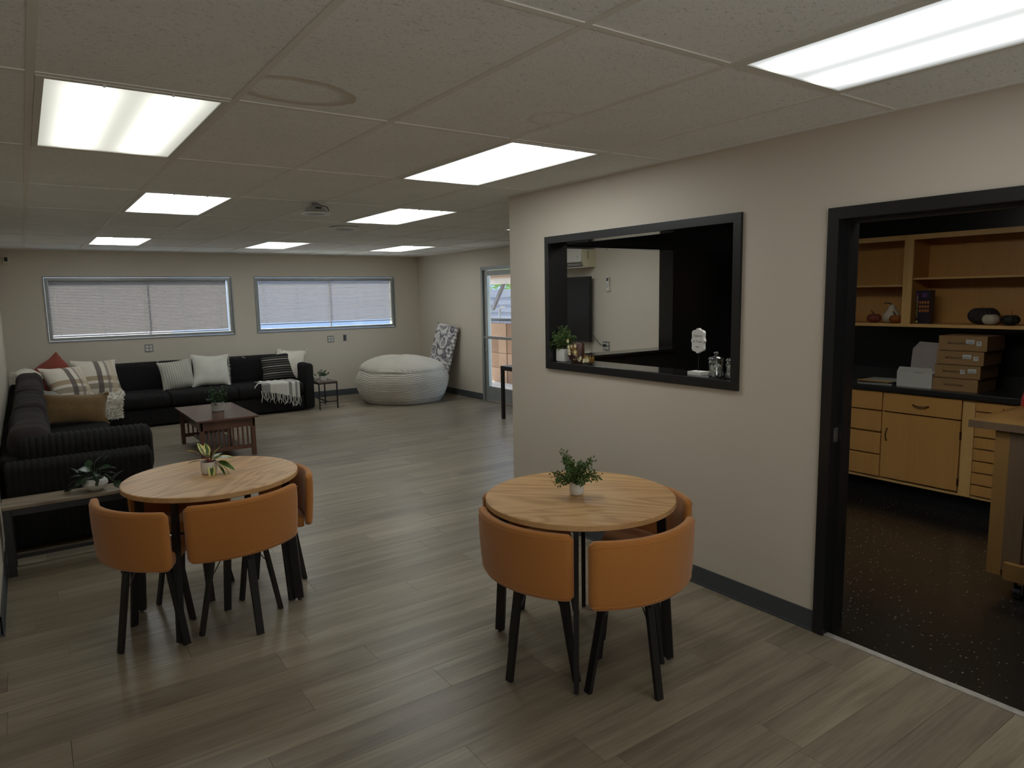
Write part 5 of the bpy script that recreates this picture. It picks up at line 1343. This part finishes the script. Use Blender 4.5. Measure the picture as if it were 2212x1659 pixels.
# carving kit box
t = thing('craft_box', 'tall dark purple carving kit box with rows of orange pumpkins on the shelf', 'box', (5.60, 2.50, SH))
m_kit = vary('kit_black_purple', (.022, .014, .026), .3, 8, .35)
t.rotation_euler = (0, 0, 0)
part('carton', B(5.575, 5.65, 2.458, 2.560, SH, SH + .250, bev=.001), m_kit, t)
m_yel = vary('kit_yellow', lin((200, 196, 60))); m_kor = vary('kit_orange', lin((176, 104, 44))); m_kpur = vary('kit_purple', lin((84, 52, 110)))
lettering('PUMPKIN CARVING KIT', .0155, m_yel, t, (5.5744, 2.548, SH + .128), ROT_FACE_NX @ Matrix.Rotation(R(90), 3, 'Z'))
bm = bmesh.new(); lathe(bm, [(.008, 0), (.008, .001)], (0, 0, 0), 16); bmesh.ops.transform(bm, matrix=Matrix.Translation((5.5740, 2.548, SH + .014)) @ Matrix.Rotation(R(90), 4, 'Y'), verts=bm.verts); part('yellow_dot', bm, m_yel, t)
for r_ in range(3):
    for c_ in range(4):
        bm = bmesh.new(); lathe(bm, [(.0078, 0), (.0078, .001)], (0, 0, 0), 12); bmesh.ops.transform(bm, matrix=Matrix.Translation((5.5740, 2.528 - .019 * c_, SH + .160 - .031 * r_)) @ Matrix.Rotation(R(90), 4, 'Y') @ Matrix.Scale(1.45, 4, (1, 0, 0)), verts=bm.verts); part('printed_pumpkin', bm, m_kor, t)
bm = bmesh.new(); lathe(bm, [(.020, 0), (.020, .0008)], (0, 0, 0), 16); bmesh.ops.transform(bm, matrix=Matrix.Translation((5.5742, 2.500, SH + .215)) @ Matrix.Rotation(R(90), 4, 'Y'), verts=bm.verts); part('printed_moon', bm, m_kpur, t)
part('printed_band', B(5.5742, 5.5746, 2.540, 2.557, SH + .16, SH + .235), m_kpur, t)
solo('paper_slip', B(5.56, 5.62, 2.70, 2.76, 1.6515, 1.6545), vary('pale_paper', (.45, .32, .28)), 'thin pale paper slip lying on the middle shelf of the left cabinet', 'paper')

# cardboard boxes on the counter
m_card = vary('brown_cardboard', lin((150, 118, 78)), .06, 8, .8, .1, 60); m_stk = vary('white_sticker', (.55, .56, .52), .03); m_cink = vary('box_print', (.045, .032, .02), .05)
CZ = .8872
stack = [('lowest cardboard box of the stack on the counter, its print upside down', 2.036, 2.331, 0.0, .0930, True, None), ('third cardboard box from the top, square sticker left of a wide one', 2.026, 2.322, .0935, .0955, False, ((.112, 's'), (.052, 'w'))),
         ('second cardboard box from the top, wide sticker then square one', 2.012, 2.314, .1895, .1000, False, ((.105, 'w'), (.048, 's'))), ('topmost cardboard box of the stack, under the wall cabinet', 1.998, 2.308, .2900, .1080, False, ((.105, 'w'), (.050, 's')))]
for k, (lab, a, b_, z, h_, flip, st) in enumerate(stack):
    t = thing('cardboard_box', lab, 'box', (5.52, (a + b_) / 2, CZ + z), group='cardboard boxes stacked on the counter')
    x0_ = 5.395 + .003 * k; part('carton', B(x0_, 5.70, a, b_, CZ + z, CZ + z + h_ - .004, bev=.0015), m_card, t); part('lid_edge', B(x0_ - .0015, x0_ + .002, a + .003, b_ - .001, CZ + z + h_ - .014, CZ + z + h_ - .0055), m_card, t)
    ym_ = (a + b_) / 2 + (.03 if not flip else .01); rot = ROT_FACE_NX if not flip else ROT_FACE_NX @ Matrix.Rotation(PI, 3, 'Z')
    lettering('MNOSLACKTSAL', .017, m_cink, t, (x0_ - .0008, ym_, CZ + z + h_ * .47), rot, offset=.0004)
    if st:
        for (dy, ty) in st:
            w2, h2 = ((.027, .015) if ty == 'w' else (.0155, .0155)); zc2 = CZ + z + h_ * (.60 if ty == 'w' else .50)
            s = part('sticker', B(x0_ - .0028, x0_ - .0012, a + dy - w2, a + dy + w2, zc2 - h2, zc2 + h2), m_stk, t)
            part('sticker_print', boxes([(x0_ - .0034, x0_ - .0028, a + dy - w2 * .8, a + dy + w2 * .8, zc2 - h2 * .55, zc2 - h2 * .2)] if ty == 'w' else [(x0_ - .0034, x0_ - .0028, a + dy - w2 * .45, a + dy + w2 * .35, zc2 - h2 * .1, zc2 + h2 * .5)]), m_slatd, s)
t = thing('open_carton', 'white mailer box standing open beside the cardboard stack', 'box', (5.5, 2.47, CZ))
m_mail = vary('white_card', (.52, .51, .47), .03, 10, .7)
y0_, y1_ = 2.338, 2.588
part('tray', boxes([(5.40, 5.403, y0_, y1_, CZ, CZ + .115), (5.58, 5.583, y0_, y1_, CZ, CZ + .11), (5.403, 5.58, y0_, y0_ + .003, CZ, CZ + .11), (5.403, 5.58, y1_ - .003, y1_, CZ, CZ + .11), (5.403, 5.58, y0_ + .003, y1_ - .003, CZ, CZ + .003)]), m_mail, t)
bm = bmesh.new(); q = [(5.399, y1_ - .002, CZ + .115), (5.399, y0_, CZ + .115), (5.394, y0_ + .0, CZ + .150), (5.394, y1_ - .018, CZ + .150)]
v1 = [bm.verts.new(p) for p in q]; v2 = [bm.verts.new((p[0] + .003, p[1], p[2])) for p in q]; bm.faces.new(v1); bm.faces.new(v2[::-1]); [bm.faces.new((v1[k], v2[k], v2[(k + 1) % 4], v1[(k + 1) % 4])) for k in range(4)]
part('front_flap', bm, m_mail, t)
part('tab_slot', B(5.3985, 5.400, 2.40, 2.46, CZ + .110, CZ + .114), m_slatd, t)
m_mailin = vary('grey_card_inside', (.33, .29, .27), .05, 10, .8)
bm = bmesh.new(); q = [(5.585, y1_ - .01, CZ + .11), (5.585, y0_ - .02, CZ + .11), (5.66, y0_ - .02, CZ + .315), (5.66, y1_ - .035, CZ + .325), (5.63, y1_ + .0, CZ + .27)]
v1 = [bm.verts.new(p) for p in q]; v2 = [bm.verts.new((p[0] + .004, p[1], p[2])) for p in q]; bm.faces.new(v1); bm.faces.new(v2[::-1]); [bm.faces.new((v1[k], v2[k], v2[(k + 1) % 5], v1[(k + 1) % 5])) for k in range(5)]
part('lid', bm, m_mailin, t)
t = thing('paper_stack', 'loose pile of envelopes and green and white papers on the counter', 'papers', (5.45, 2.74, CZ))
for k, (dx, dy, rz, c_, hh) in enumerate(((0, 0, 4, (.30, .30, .28), .012), (.005, .01, -3, lin((120, 140, 70)), .004), (-.01, -.005, 7, (.06, .05, .05), .005), (.0, .0, -5, lin((196, 156, 92)), .003), (.05, -.02, 10, (.45, .44, .40), .002))):
    bm = B(-.10, .10, -.13, .125, 0, hh, bev=.0005); z_ = [0, .013, .018, .0235, .027][k]
    bmesh.ops.transform(bm, matrix=Matrix.Translation((5.46 + dx, 2.745 + dy, CZ + z_)) @ Matrix.Rotation(R(rz), 4, 'Z'), verts=bm.verts); part('sheet', bm, vary('sheet_%d' % k, c_, .05, 8, .7), t)
outlet('light switch plate on the black kitchen wall above the counter', (XR - .0005, 3.205, 1.12), 'x', quad=False)

# island -----------------------------------------------------------------
t = thing('kitchen_island', 'worn wooden rolling island with thick top at the right edge of the doorway', 'island', (4.55, 1.0, 0))
part('worktop', B(4.095, 5.02, .35, 1.575, .882, .920, bev=.003), [m_oldwood], t)
part('top_edge', B(4.088, 4.095, .35, 1.575, .880, .9185), m_islandedge, t)
part('corner_post', B(4.105, 4.165, 1.385, 1.452, .105, .880, bev=.002), m_oldwood, t)
part('side_frame', B(4.120, 4.160, .50, 1.385, .105, .880), m_oldwood, t)
part('recessed_panel', B(4.112, 4.121, .62, 1.30, .20, .80), m_islandedge, t)
part('stile', B(4.104, 4.121, 1.30, 1.385, .14, .880, bev=.001), m_islandedge, t)
part('body', B(4.16, 4.96, .50, 1.45, .12, .880), m_oldwood, t)
part('bottom_rail', B(4.075, 4.125, .50, 1.365, .100, .190, bev=.002), m_oldwood, t)
for sy in (.6, 1.30):
    for sx in (4.12, 4.88):
        bm = bmesh.new(); tube(bm, [(sx + .0, sy - .015, .036), (sx, sy + .015, .036)], .034, 18); cs = part('caster', bm, m_blackmetal, t, smooth=40)
        part('caster_fork', boxes([(sx - .02, sx + .02, sy - .022, sy - .017, .03, .10), (sx - .02, sx + .02, sy + .017, sy + .022, .03, .10), (sx - .02, sx + .02, sy - .022, sy + .022, .095, .12)]), m_steel, cs)
# red bag on the island
t = thing('shopping_bag', 'crinkled red plastic bag standing on the wooden island', 'bag', (4.78, 1.50, .92))
bm = bmesh.new(); rings = []
for k in range(15):
    z = .921 + .20 * k / 14; rr1 = .085 - .02 * (k / 14); ring = []
    for q in range(28):
        a = 2 * PI * q / 28; d = 1 + .16 * noise.noise(Vector((math.cos(a) * 2, math.sin(a) * 2, z * 14)))
        ring.append(bm.verts.new((4.80 + rr1 * d * math.cos(a), 1.475 + rr1 * 1.15 * d * math.sin(a), z + (.02 * math.sin(a * 2 + 1) if k > 10 else 0))))
    rings.append(ring)
for a, b_ in zip(rings, rings[1:]):
    for k in range(28): bm.faces.new((a[k], a[(k + 1) % 28], b_[(k + 1) % 28], b_[k]))
bm.faces.new(rings[0][::-1])
part('bag_body', bm, vary('red_plastic', (.36, .030, .032), .2, 10, .3), t, smooth=60)
bm = bmesh.new(); tube(bm, [(4.78, 1.54, 1.11), (4.78, 1.53, 1.15), (4.79, 1.50, 1.165), (4.80, 1.47, 1.15), (4.80, 1.46, 1.11)], .007, 8); part('bag_handle', bm, bpy.data.materials['red_plastic'], t, smooth=60)
